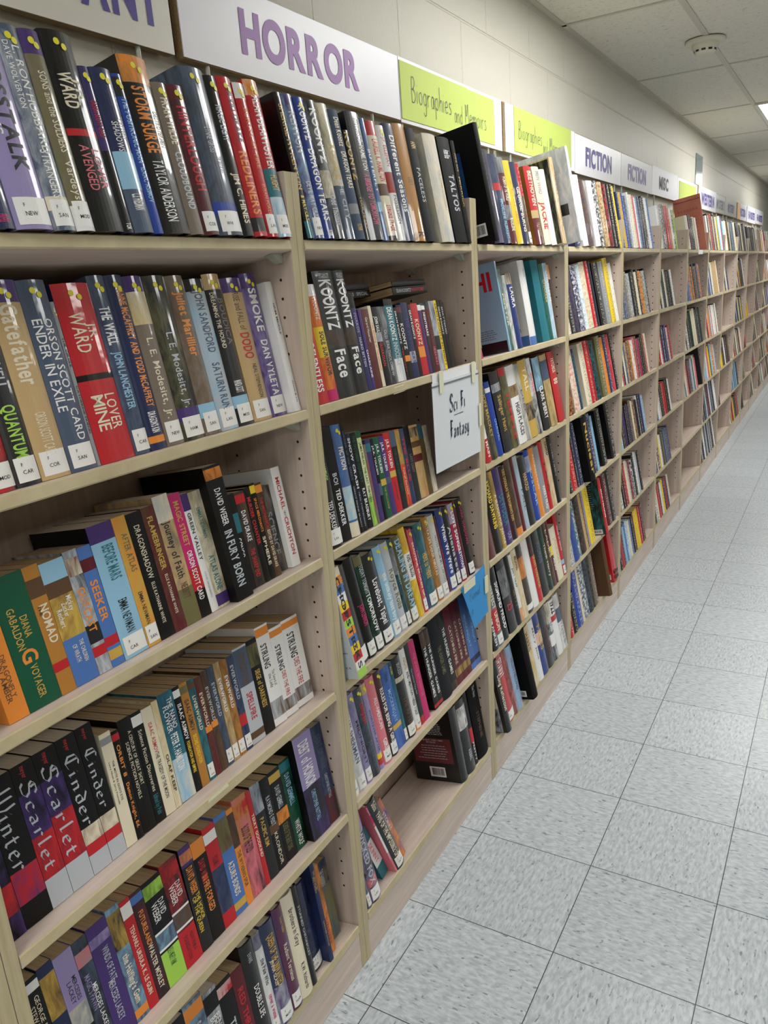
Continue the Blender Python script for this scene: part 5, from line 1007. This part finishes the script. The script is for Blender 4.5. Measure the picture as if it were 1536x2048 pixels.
# books of the farther bookcases: beyond the three hundred largest
rnd = random.Random(11)
A_ = 'navy gold blue slate silver white cream pink white cornflower slate charcoal black'.split()
Mx = 'white black cream maroon red navy tan charcoal silver yellow brown skyblue white pink slate grey olive black cream charcoal'.split()
Dk = 'charcoal black slate taupe brown black cream charcoal olive black maroon white'.split()
FAR = { # (bay,row): (fill, mean thickness, mean height, palette)
 (5,1): (.78,.045,.225,A_), (5,2): (.74,.05,.20,'slate+silver slate+grey taupe silver+taupe black black cream black orange+brown tan+brown silver+brown black cream'.split()), (5,3): (.74,.034,.185,'white red navy cream slate tan+brown maroon brown+tan orange+brown white+tan pink+brown brown magenta+brown black'.split()),
 (5,4): (.72,.032,.185,'skyblue white charcoal charcoal+taupe purple+black black charcoal purple+charcoal black brown taupe cream brown+tan black+purple charcoal'.split()), (5,5): (.62,.036,.2,'tan+black white+charcoal black maroon red cream grey maroon+pink black+white charcoal white silver'.split()), (5,6): (.72,.036,.19,'black+white black red+slate maroon skyblue cornflower skyblue+white cream cornflower black maroon yellow yellow red'.split()),
 (6,1): (.6,.045,.21,'white silver maroon+white green red red orange+brown white black+cream lime black'.split()), (6,2): (.5,.042,.19,'white black cream slate+black charcoal cream charcoal black'.split()), (6,3): (.5,.036,.185,'maroon red white red navy black+white navy purple cream+pink'.split()),
 (6,4): (.5,.04,.18,'blue white cream+blue black charcoal red red+brown black'.split()), (6,5): (.55,.035,.19,'purple slate cream maroon+white yellow white olive brown+olive slate'.split()), (6,6): (.6,.036,.19,'tan black slate white+black cream red maroon white yellow navy'.split()),
 (7,1): (.5,.04,.19,'cream white maroon black navy charcoal cream tan'.split()), (7,2): (.75,.045,.21,'cornflower slate cornflower orange+blue gold+brown slate orange+black charcoal brown'.split()), (7,3): (.85,.06,.225,'white black white+black charcoal charcoal+green black+green cream cream'.split()), (7,4): (.7,.045,.21,'pink silver slate cream pink maroon maroon'.split()),
 (8,1): (.95,.05,.23,Mx), (8,2): (.75,.045,.22,'tan slate blue white slate white cream tan'.split()), (8,3): (.8,.045,.21,'black cream charcoal red white orange grey white'.split()), (8,4): (.8,.05,.22,'red+cream skyblue silver white pink yellow navy'.split()), (8,5): (.9,.05,.23,'white charcoal slate black slate white navy maroon'.split()), (8,6): (.92,.05,.23,'red charcoal silver slate black white'.split()),
 (9,1): (.98,.05,.22,'skyblue white cream+tan tan black brown cream charcoal teal slate'.split()), (9,2): (.4,.05,.19,'tan cream navy navy'.split()), (9,4): (.75,.05,.21,'maroon yellow yellow brown black charcoal white charcoal'.split()), (9,5): (.12,.05,.15,'black'.split()),
 (10,1): (.98,.05,.22,Dk), (10,2): (.8,.05,.23,'black charcoal white cream maroon yellow'.split()), (10,3): (.8,.05,.2,'yellow slate navy silver navy black'.split()), (10,4): (.85,.05,.21,'white cream red brown cream charcoal'.split()), (10,5): (.7,.05,.21,'charcoal skyblue slate skyblue navy'.split()), (10,6): (.8,.05,.2,'black white brown yellow red black'.split()),
 (11,1): (.98,.05,.21,Dk), (11,2): (.2,.04,.12,'pink taupe'.split()), (11,3): (.3,.05,.14,'orange yellow'.split()), (11,4): (.2,.04,.15,'black red'.split()), (11,5): (.3,.05,.16,'silver olive'.split()), (11,6): (.3,.05,.14,'white black'.split()),
}
for bay in (12, 13, 14):
    for row in range(1, 7): FAR[(bay, row)] = (.97 if row == 1 or bay > 12 else .6, .055, .21, Mx if (bay + row) % 2 else Dk + A_)
for (bay, row), (fill, mt, mh, pal) in sorted(FAR.items()):
    xa = (bay - 1) * BAYW - BAYW + .0215; xe = xa + (BAYW - .043) * fill; x = xa; i = 0
    while x < xe:
        t_ = mt * rnd.uniform(.6, 1.25)
        if x + t_ > xa + BAYW - .045: break
        c = pal[i % len(pal)] if i < len(pal) else rnd.choice(pal); i += 1
        STUFF.append((x + .001, t_ - .001, mh * rnd.uniform(.95, 1.05), rnd.uniform(.0, .004), .03 if fill < .7 else .012, row, c)); x += t_ / math.cos(.03)
def far_books():
    V = []; F = []; C1 = []; C2 = []; UV = []
    for (x, t_, h_, y_, lean, row, col) in STUFF:
        lean = max(lean, 0)
        M = Matrix.Translation((x, y_*math.cos(BETA), SHELF_Z[row] - y_*math.sin(BETA) + .0006)) @ Matrix.Rotation(-BETA, 4, 'X') @ Matrix.Rotation(-lean, 4, 'Y')
        h_ = min(h_, .259 if row > 1 else .3); D = min(h_ * .66, .165, ((.197 if row == 1 else .2105) - h_ * math.sin(BETA)) / math.cos(BETA) - y_ - .001); bu = min(.005, t_*.15); r2 = random.Random(int(x * 1e5) + row)
        prof = [(0, D), (0, 0), (t_*.25, -bu*.75), (t_*.5, -bu), (t_*.75, -bu*.75), (t_, 0), (t_, D)]
        base = [srgb(PAL[q]) for q in col.split('+')]; c1 = base[0]; c2 = base[-1] if len(base) > 1 else (srgb('d8d4c8') if sum(c1[:3]) < .9 else srgb('3a3230'))
        amt = .95 if len(base) > 1 else .45
        b0 = len(V); n = len(prof)
        V += [tuple(M @ Vector((p[0], p[1], z))) for z in (0, h_) for p in prof]
        def face(idx, c, uv, m):
            F.append(tuple(b0 + q for q in idx)); C1.append(c); C2.append((*c2[:3], m)); UV.append(uv)
        s = r2.randrange(40) + (0 if len(base) > 1 else 100)
        for i in range(n - 1):
            sp = 1 <= i <= 4
            u0, u1 = prof[i][0] / t_, prof[i+1][0] / t_
            face((i, i+1, i+1+n, i+n), c1, [(s+u0*.998+.001, s), (s+u1*.998+.001, s), (s+u1*.998+.001, s+h_*12), (s+u0*.998+.001, s+h_*12)], amt if sp else .0)
        k0 = len(V)
        ins = min(.0025, t_*.2)
        V += [tuple(M @ Vector(p)) for p in ((ins, ins, h_-.002), (t_-ins, ins, h_-.002), (t_-ins, D, h_-.002), (ins, D, h_-.002))]
        F.append((k0, k0+1, k0+2, k0+3)); C1.append(srgb('c8bca4')); C2.append((0,0,0,0)); UV.append([(0,0)]*4)
        face(tuple(reversed(range(n))), c1, [(0,0)]*n, 0)
        face((n-1, n-1-0, 2*n-1, 2*n-1), c1, [(0,0)]*4, 0) if False else None
        # rims between cover and pages
        o1 = b0 + n
        F.append((o1+0, o1+1, k0, k0+3)); C1.append(c1); C2.append((0,0,0,0)); UV.append([(0,0)]*4)
        F.append((o1+5, o1+6, k0+2, k0+1)); C1.append(c1); C2.append((0,0,0,0)); UV.append([(0,0)]*4)
        F.append((o1+1, o1+2, o1+3, o1+4, o1+5, k0+1, k0)); C1.append(c1); C2.append((0,0,0,0)); UV.append([(0,0)]*7)
    m, t, b = newmat('far_cover', .45, coat=.1, spec=.25)
    a1 = t.nodes.new('ShaderNodeVertexColor'); a1.layer_name = 'cover_tone'; a2 = t.nodes.new('ShaderNodeVertexColor'); a2.layer_name = 'print_tone'
    uv = t.nodes.new('ShaderNodeUVMap'); uv.uv_map = 'spine'
    mp = t.nodes.new('ShaderNodeMapping'); mp.inputs['Scale'].default_value = (2.2, 4.5, 1); t.links.new(uv.outputs[0], mp.inputs[0])
    n = N(t, 'ShaderNodeTexNoise', Scale=1.6, Detail=3.0, Roughness=.7); t.links.new(mp.outputs[0], n.inputs['Vector'])
    rr = ramp(t, n.outputs[0], [(.44, (0,0,0,1)), (.64, (1,1,1,1))])
    # plain spines carry a strip of lettering-like marks down the middle
    def mth(op, a, b_=0.):
        q = t.nodes.new('ShaderNodeMath'); q.operation = op
        for i_, v_ in enumerate((a, b_)):
            if isinstance(v_, (int, float)): q.inputs[i_].default_value = v_
            else: t.links.new(v_, q.inputs[i_])
        return q.outputs[0]
    sx_ = t.nodes.new('ShaderNodeSeparateXYZ'); t.links.new(uv.outputs[0], sx_.inputs[0])
    strip = mth('LESS_THAN', mth('ABSOLUTE', mth('SUBTRACT', mth('FRACT', sx_.outputs[0]), .5)), .24)
    mp2 = t.nodes.new('ShaderNodeMapping'); mp2.inputs['Scale'].default_value = (3, 16, 1); t.links.new(uv.outputs[0], mp2.inputs[0])
    n9 = N(t, 'ShaderNodeTexNoise', Scale=1.0, Detail=2.0); t.links.new(mp2.outputs[0], n9.inputs['Vector'])
    mk = mth('MULTIPLY', strip, mth('GREATER_THAN', n9.outputs[0], .52))
    plainf = mth('GREATER_THAN', sx_.outputs[0], 80.)
    sel = t.nodes.new('ShaderNodeMix'); t.links.new(plainf, sel.inputs[0]); t.links.new(rr, sel.inputs[2]); t.links.new(mk, sel.inputs[3]); rr = sel.outputs[0]
    mu = t.nodes.new('ShaderNodeMath'); mu.operation = 'MULTIPLY'; t.links.new(rr, mu.inputs[0]); t.links.new(a2.outputs['Alpha'], mu.inputs[1])
    mx = t.nodes.new('ShaderNodeMix'); mx.data_type = 'RGBA'; t.links.new(mu.outputs[0], mx.inputs[0]); t.links.new(a1.outputs[0], mx.inputs[6]); t.links.new(a2.outputs[0], mx.inputs[7])
    t.links.new(mx.outputs[2], b.inputs['Base Color'])
    o = obj('books', V, F, m); me = o.data
    ca = me.attributes.new('cover_tone', 'FLOAT_COLOR', 'CORNER'); cb = me.attributes.new('print_tone', 'FLOAT_COLOR', 'CORNER'); ul = me.uv_layers.new(name='spine')
    l1 = []; l2 = []; lu = []
    for p in me.polygons:
        for j, li_ in enumerate(p.loop_indices): l1 += list(C1[p.index]); l2 += list(C2[p.index]); lu += list(UV[p.index][j])
    ca.data.foreach_set('color', l1); cb.data.foreach_set('color', l2); ul.data.foreach_set('uv', lu)
    tag(o, 'many small mixed books filling the farther bookcases along the wall', 'books', kind='stuff')
far_books()

# ---------------------------------------------------------------- books lying flat, folder, album
def lying(x, y, z, L, t_, D, col, txt, label, rz=0):
    e = empty('paperback_book', (x, y, z)); e.rotation_mode = 'XYZ'
    e.rotation_euler = (0, 0, rz)
    q = empty('tmp')
    for p in make_book(t_, L, 'p', col, txt, [], D):
        # lay the book on its side: spine along X, thickness upward
        p.parent = e; p.rotation_euler = (0, -math.pi/2, math.pi) ; p.rotation_mode = 'XYZ'
        p.matrix_parent_inverse = Matrix.Identity(4)
        p.matrix_basis = Matrix(((0,0,-1,L),(0,1,0,0),(1,0,0,0),(0,0,0,1)))
    bpy.data.objects.remove(q)
    tag(e, label, 'book', 'paperbacks lying flat on the second shelf')
    e.rotation_euler = (-BETA, 0, rz)
lying(.235, .07, 1.275 + .186, .17, .016, .1, 'black', 'ROOMS@.1-.4:cream;SPECIAL@.5-.9:silver', 'thin black paperback lying flat behind two tall black hardcovers', .18)
lying(.24, .07, 1.275 + .2035, .165, .012, .1, 'charcoal', '', 'dark grey paperback lying on top of a thin black one, second shelf', .2)
lying(.435, .06, 1.275 + .185, .17, .018, .1, 'black', 'DEAN KOONTZ@.1-.5:silver;PHANTOMS@.5-.9:red', 'black paperback with red lettering lying flat, lower of two', .0)
lying(.433, .06, 1.275 + .2045, .17, .012, .1, 'black', '', 'black paperback lying on another above the red-spined paperback', .02)

# salmon coloured folder standing up on the top shelf
e = empty('record_folder', (4.43, -.012, SHELF_Z[1] + .004)); e.rotation_mode = 'YXZ'; e.rotation_euler = (-BETA, 0, 0)
M_SAL, t, b = newmat('salmon_card', .6); v = coords(t, 'Object', (8, 8, 8)); n = N(t, 'ShaderNodeTexNoise', Scale=1.0, Detail=3.0); t.links.new(v, n.inputs['Vector'])
t.links.new(ramp(t, n.outputs[0], [(.35, srgb('b86a54')), (.65, srgb('c87e68'))]), b.inputs['Base Color'])
f = MB(); f.box(0, .008, 0, .165, 0, .345); f.box(-.001, .0, .002, .163, .318, .322, 1)
for i in range(7):
    P = [(-.0006, .03 + i*.018 + .006*math.cos(a), .262 + .007*math.sin(a)) for a in [2*math.pi*j/14 for j in range(14)]]
    P2 = [(-.0006, .03 + i*.018 + .004*math.cos(a), .262 + .0048*math.sin(a)) for a in [2*math.pi*j/14 for j in range(14)]]
    f.add(P + P2, [(j, 14 + j, 14 + (j+1) % 14, (j+1) % 14) for j in range(14)], 1)
for i in range(8): f.box(-.0006, 0, .03, .09 + .02 * (i % 3), .06 + i*.022, .0615 + i*.022, 1)
f.build('card_sleeve', [M_SAL, plain('folder_print', '7d2e26', .6)], e)
tag(e, 'tall salmon-coloured folder sticking up from the top shelf of the seventh bookcase', 'folder')
# dark photo album in the seventh bookcase
e = empty('photo_album', (4.50, -.006, SHELF_Z[4] + .003)); e.rotation_mode = 'YXZ'; e.rotation_euler = (-BETA, -.03, 0)
f = MB(); f.box(0, .026, 0, .165, 0, .26); f.build('cover', cmat('charcoal', 'p'), e)
f = MB()
for i in range(4): f.box(-.0006, 0, .03, .07 + .01 * (i % 2), .05 + i*.042, .082 + i*.042)
f.build('photo_prints', plain('grey_photo', '9b9b98', .4), e)
tag(e, 'large dark album with grey pictures at the right end, fourth shelf of seventh bookcase', 'album')
# white shelf tag
f = MB(); f.box(4.17, 4.33, -.0035, -.001, SHELF_Z[1] - .026, SHELF_Z[1] - .001)
tag(f.build('shelf_tag', M_PAPER), 'white paper tag on the top shelf edge of the seventh bookcase', 'label')

# ---------------------------------------------------------------- signs above the shelves
SY = .198
def flat_text(V, F, x, z, sx, sz, y): return [(x + p[0]*sx, y, z + p[1]*sz) for p in V], F
def sign_board(x0, x1, label, cat='sign', rods=()):
    e = empty('sign_board', (x0, SY, 1.887)); 
    m = MB(); m.box(0, x1 - x0, 0, .016, 0, .150, 1); m.build('plywood_backing', [M_WHITE, M_PLY], e)
    for r in rods:
        q = MB(); n = 8
        for k in range(1):
            cx = r - x0; cy = .006; R_ = .0042; v = []
            for z in (-.31, .0): v += [(cx + R_*math.cos(2*math.pi*i/n), cy + R_*math.sin(2*math.pi*i/n), z) for i in range(n)]
            q.add(v, [(i, (i+1) % n, n + (i+1) % n, n + i) for i in range(n)], 0, True)
        q.build('support_rod', M_ROD, e)
    tag(e, label, cat, 'sign boards above the bookcases'); return e
def sheet(e, x0, x1, z0, z1, mat, name='paper_sheet', y=-.0025, th=.002):
    o = e.location; m = MB(); m.box(x0 - o.x, x1 - o.x, y, y + th, z0 - o.z, z1 - o.z); return m.build(name, mat, e)
def letters(e, text, x0, x1, z0, z1, mat, bold=2, y=-.0035, kind=None, name='lettering', shear=0.):
    o = e.location
    if kind == 'hand': V, F, L = strokes(text, HAND, .016, .016, .1, True)
    elif kind == 'nib': V, F, L = strokes(text, NIB, .052, .045, .12)
    else: V, F, L = layout(text, bold)
    cap = .73 if kind is None else 1.0
    sx = (x1 - x0) / L; sz = (z1 - z0) / cap
    m = MB(); m.add([(x0 - o.x + p[0]*sx + p[1]*shear*sz, y, z0 - o.z + p[1]*sz) for p in V], F); return m.build(name, mat, e)
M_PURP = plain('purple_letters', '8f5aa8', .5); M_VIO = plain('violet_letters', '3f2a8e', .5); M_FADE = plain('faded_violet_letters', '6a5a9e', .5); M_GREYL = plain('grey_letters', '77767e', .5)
e = sign_board(-1.48, -.032, 'off-white sign board with large violet capitals cut off by the left edge', rods=(-.109, -1.3)); sheet(e, -1.48, -.032, 1.887, 2.037, plain('offwhite_board', 'd8d6cc', .4), 'face_sheet')
letters(e, 'ANT', -.222, -.057, 1.926, 2.002, M_VIO)
e = sign_board(-.009, 1.475, 'sign board reading HORROR in purple, a lime handwritten sheet at its right', rods=(.058, .644, .795, 1.37))
sheet(e, -.009, .776, 1.889, 2.036, M_WHITE, 'face_sheet'); sheet(e, .779, 1.475, 1.885, 2.037, M_WHITE, 'face_sheet')
letters(e, 'HORROR', .154, .578, 1.929, 2.003, M_PURP)
sheet(e, .782, 1.20, 1.894, 2.029, M_LIME, 'lime_sheet', -.0045); sheet(e, 1.19, 1.408, 1.8955, 2.0275, M_LIME, 'lime_sheet', -.0040)
letters(e, 'Biographies', .835, 1.08, 1.94, 2.0, M_INKB, y=-.0058, kind='hand', name='handwriting'); letters(e, 'and', 1.10, 1.155, 1.925, 1.975, M_INKB, y=-.0058, kind='hand', name='handwriting'); letters(e, 'Memoirs', 1.175, 1.335, 1.93, 1.985, M_INKB, y=-.0058, kind='hand', name='handwriting')
e = sign_board(1.49, 2.275, 'sign board with a lime handwritten sheet and white strip, second lime sheet from left', rods=(1.564, 2.2)); sheet(e, 1.505, 2.275, 1.887, 2.037, M_WHITE, 'face_sheet')
sheet(e, 1.585, 2.225, 1.896, 2.036, M_LIME, 'lime_sheet', -.0045)
letters(e, 'Biographies', 1.62, 1.86, 1.94, 1.995, M_INKB, y=-.0058, kind='hand', name='handwriting'); letters(e, 'and', 1.875, 1.925, 1.92, 1.965, M_INKB, y=-.0058, kind='hand', name='handwriting'); letters(e, 'Memoirs', 1.95, 2.13, 1.928, 1.98, M_INKB, y=-.0058, kind='hand', name='handwriting')
e = sign_board(2.28, 3.045, 'white sign board reading FICTION in violet, the nearer of the two', rods=(2.95,)); sheet(e, 2.28, 3.045, 1.883, 2.034, M_WHITE, 'face_sheet'); letters(e, 'FICTION', 2.437, 2.866, 1.925, 1.998, M_VIO)
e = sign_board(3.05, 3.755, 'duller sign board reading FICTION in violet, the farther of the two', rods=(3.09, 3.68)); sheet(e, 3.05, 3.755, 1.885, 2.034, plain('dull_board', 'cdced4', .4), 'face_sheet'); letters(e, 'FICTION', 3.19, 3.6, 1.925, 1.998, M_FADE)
e = sign_board(3.76, 4.52, 'white sign board reading MISC in black capitals', rods=(3.855, 4.45)); sheet(e, 3.76, 4.52, 1.887, 2.04, M_WHITE, 'face_sheet'); letters(e, 'MISC', 3.95, 4.22, 1.93, 1.998, M_INK)
e = sign_board(4.525, 5.27, 'sign board with the farthest lime sheet, partly behind the salmon folder', rods=(4.62, 5.2)); sheet(e, 4.525, 5.27, 1.885, 2.035, M_WHITE, 'face_sheet'); sheet(e, 4.575, 5.2, 1.89, 2.016, M_LIME, 'lime_sheet', -.0045)
e = sign_board(5.28, 6.205, 'white sign board reading WESTERN in dark violet', rods=(5.39, 6.08)); sheet(e, 5.34, 6.205, 1.885, 2.04, M_WHITE, 'face_sheet'); letters(e, 'WESTERN', 5.46, 6.1, 1.92, 2.0, M_VIO)
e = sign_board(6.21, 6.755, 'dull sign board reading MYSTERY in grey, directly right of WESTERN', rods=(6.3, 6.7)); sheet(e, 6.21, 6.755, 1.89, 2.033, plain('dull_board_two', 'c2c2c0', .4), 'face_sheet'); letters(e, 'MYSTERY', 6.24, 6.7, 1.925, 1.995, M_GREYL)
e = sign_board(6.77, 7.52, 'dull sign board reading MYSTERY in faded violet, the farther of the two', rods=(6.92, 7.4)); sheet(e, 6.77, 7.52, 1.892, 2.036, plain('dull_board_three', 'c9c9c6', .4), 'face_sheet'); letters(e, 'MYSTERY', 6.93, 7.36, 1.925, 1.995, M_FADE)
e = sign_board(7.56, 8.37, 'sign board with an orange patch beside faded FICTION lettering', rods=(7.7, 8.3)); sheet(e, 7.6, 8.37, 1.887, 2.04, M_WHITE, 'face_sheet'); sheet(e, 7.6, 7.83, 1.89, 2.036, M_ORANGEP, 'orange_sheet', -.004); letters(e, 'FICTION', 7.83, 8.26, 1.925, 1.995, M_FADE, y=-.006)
e = sign_board(8.41, 9.24, 'white sign board reading FAVORITES, the nearer of the two', rods=(8.5, 9.1)); sheet(e, 8.41, 9.24, 1.885, 2.05, M_WHITE, 'face_sheet'); letters(e, 'FAVORITES', 8.55, 9.15, 1.925, 1.998, M_VIO)
e = sign_board(9.27, 10.12, 'white sign board reading FAVORITES, the last board in the row', rods=(9.4, 10.)); sheet(e, 9.27, 10.12, 1.895, 2.052, M_WHITE, 'face_sheet'); letters(e, 'FAVORITES', 9.4, 10.0, 1.93, 2.0, M_VIO)

# taped paper signs on the second bookcase
e = empty('paper_sign', (.476, -.004, 1.035))
m = MB(); m.box(0, .269, -.0006, .0006, 0, .218); m.build('paper_sheet', plain('sign_paper', 'd6dce2', .55), e)
m = MB(); m.box(.006, .262, .0007, .002, .2, .238); m.build('paper_strip', M_PAPER, e)
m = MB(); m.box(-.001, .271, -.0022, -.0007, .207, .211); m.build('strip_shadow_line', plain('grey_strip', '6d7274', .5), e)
for a in (.035, .225):
    m = MB(); m.box(a, a + .022, -.0036, -.0024, .19, .243); m.build('tape', M_TAPE, e)
m = MB(); m.box(.262, .276, -.0036, -.0024, .07, .13); m.build('tape', M_TAPE, e)
o_ = e.location
letters(e, 'Sci Fi', o_.x + .088, o_.x + .18, o_.z + .135, o_.z + .18, M_INKB, y=-.0015, kind='nib')
letters(e, 'Fantasy', o_.x + .082, o_.x + .195, o_.z + .068, o_.z + .115, M_INKB, y=-.0015, kind='nib')
m = MB(); m.box(.112, .165, -.0014, -.001, .124, .1255); m.build('ruled_line', M_INKB, e)
tag(e, 'white paper sign with Gothic lettering taped under the second shelf edge', 'paper sign')
e = empty('paper_note', (.58, -.005, .55)); 
m = MB(); m.add([(0,0,.145),(.158,0,.160),(.172,0,.012),(.074,0,0),(.028,-.001,.092),(0,.0012,.145),(.158,.0012,.160),(.172,.0012,.012),(.074,.0012,0),(.028,.0004,.092)], [(0,4,3,2,1),(5,6,7,8,9),(0,1,6,5),(1,2,7,6),(2,3,8,7),(3,4,9,8),(4,0,5,9)]); m.build('paper_sheet', M_BLUEP, e)
for q in ((.012, .085, .128, .152), (.150, .172, .075, .125)):
    m = MB(); m.box(q[0], q[1], -.0034, -.0016, q[2], q[3]); m.build('tape', M_TAPE, e)
o_ = e.location
letters(e, 'tional', o_.x + .045, o_.x + .115, o_.z + .09, o_.z + .118, M_INK, y=-.0018, kind='hand', name='handwriting', shear=.1); letters(e, 'A', o_.x + .055, o_.x + .068, o_.z + .045, o_.z + .063, M_INK, y=-.0018, kind='hand', name='handwriting')
tag(e, 'bright blue paper note taped to the upright below dark-spined books', 'paper note')
# tape remnants on shelf edges
for (x, z, w, lab) in ((.30, 1.262, .05, 'strip of old masking tape on the second shelf edge, second bookcase'), (-.40, .69, .055, 'torn remnant of tape on the fourth shelf edge, nearest bookcase')):
    m = MB(); m.add([(x, -.0012, z - .008), (x + w, -.0012, z - .007), (x + w - .004, -.0012, z + .008), (x + .003, -.0012, z + .007), (x, -.0004, z - .008), (x + w, -.0004, z - .007), (x + w - .004, -.0004, z + .008), (x + .003, -.0004, z + .007)],
       [(0,1,2,3),(7,6,5,4),(0,4,5,1),(1,5,6,2),(2,6,7,3),(3,7,4,0)]); tag(m.build('tape_strip', M_TAPE), lab, 'tape')
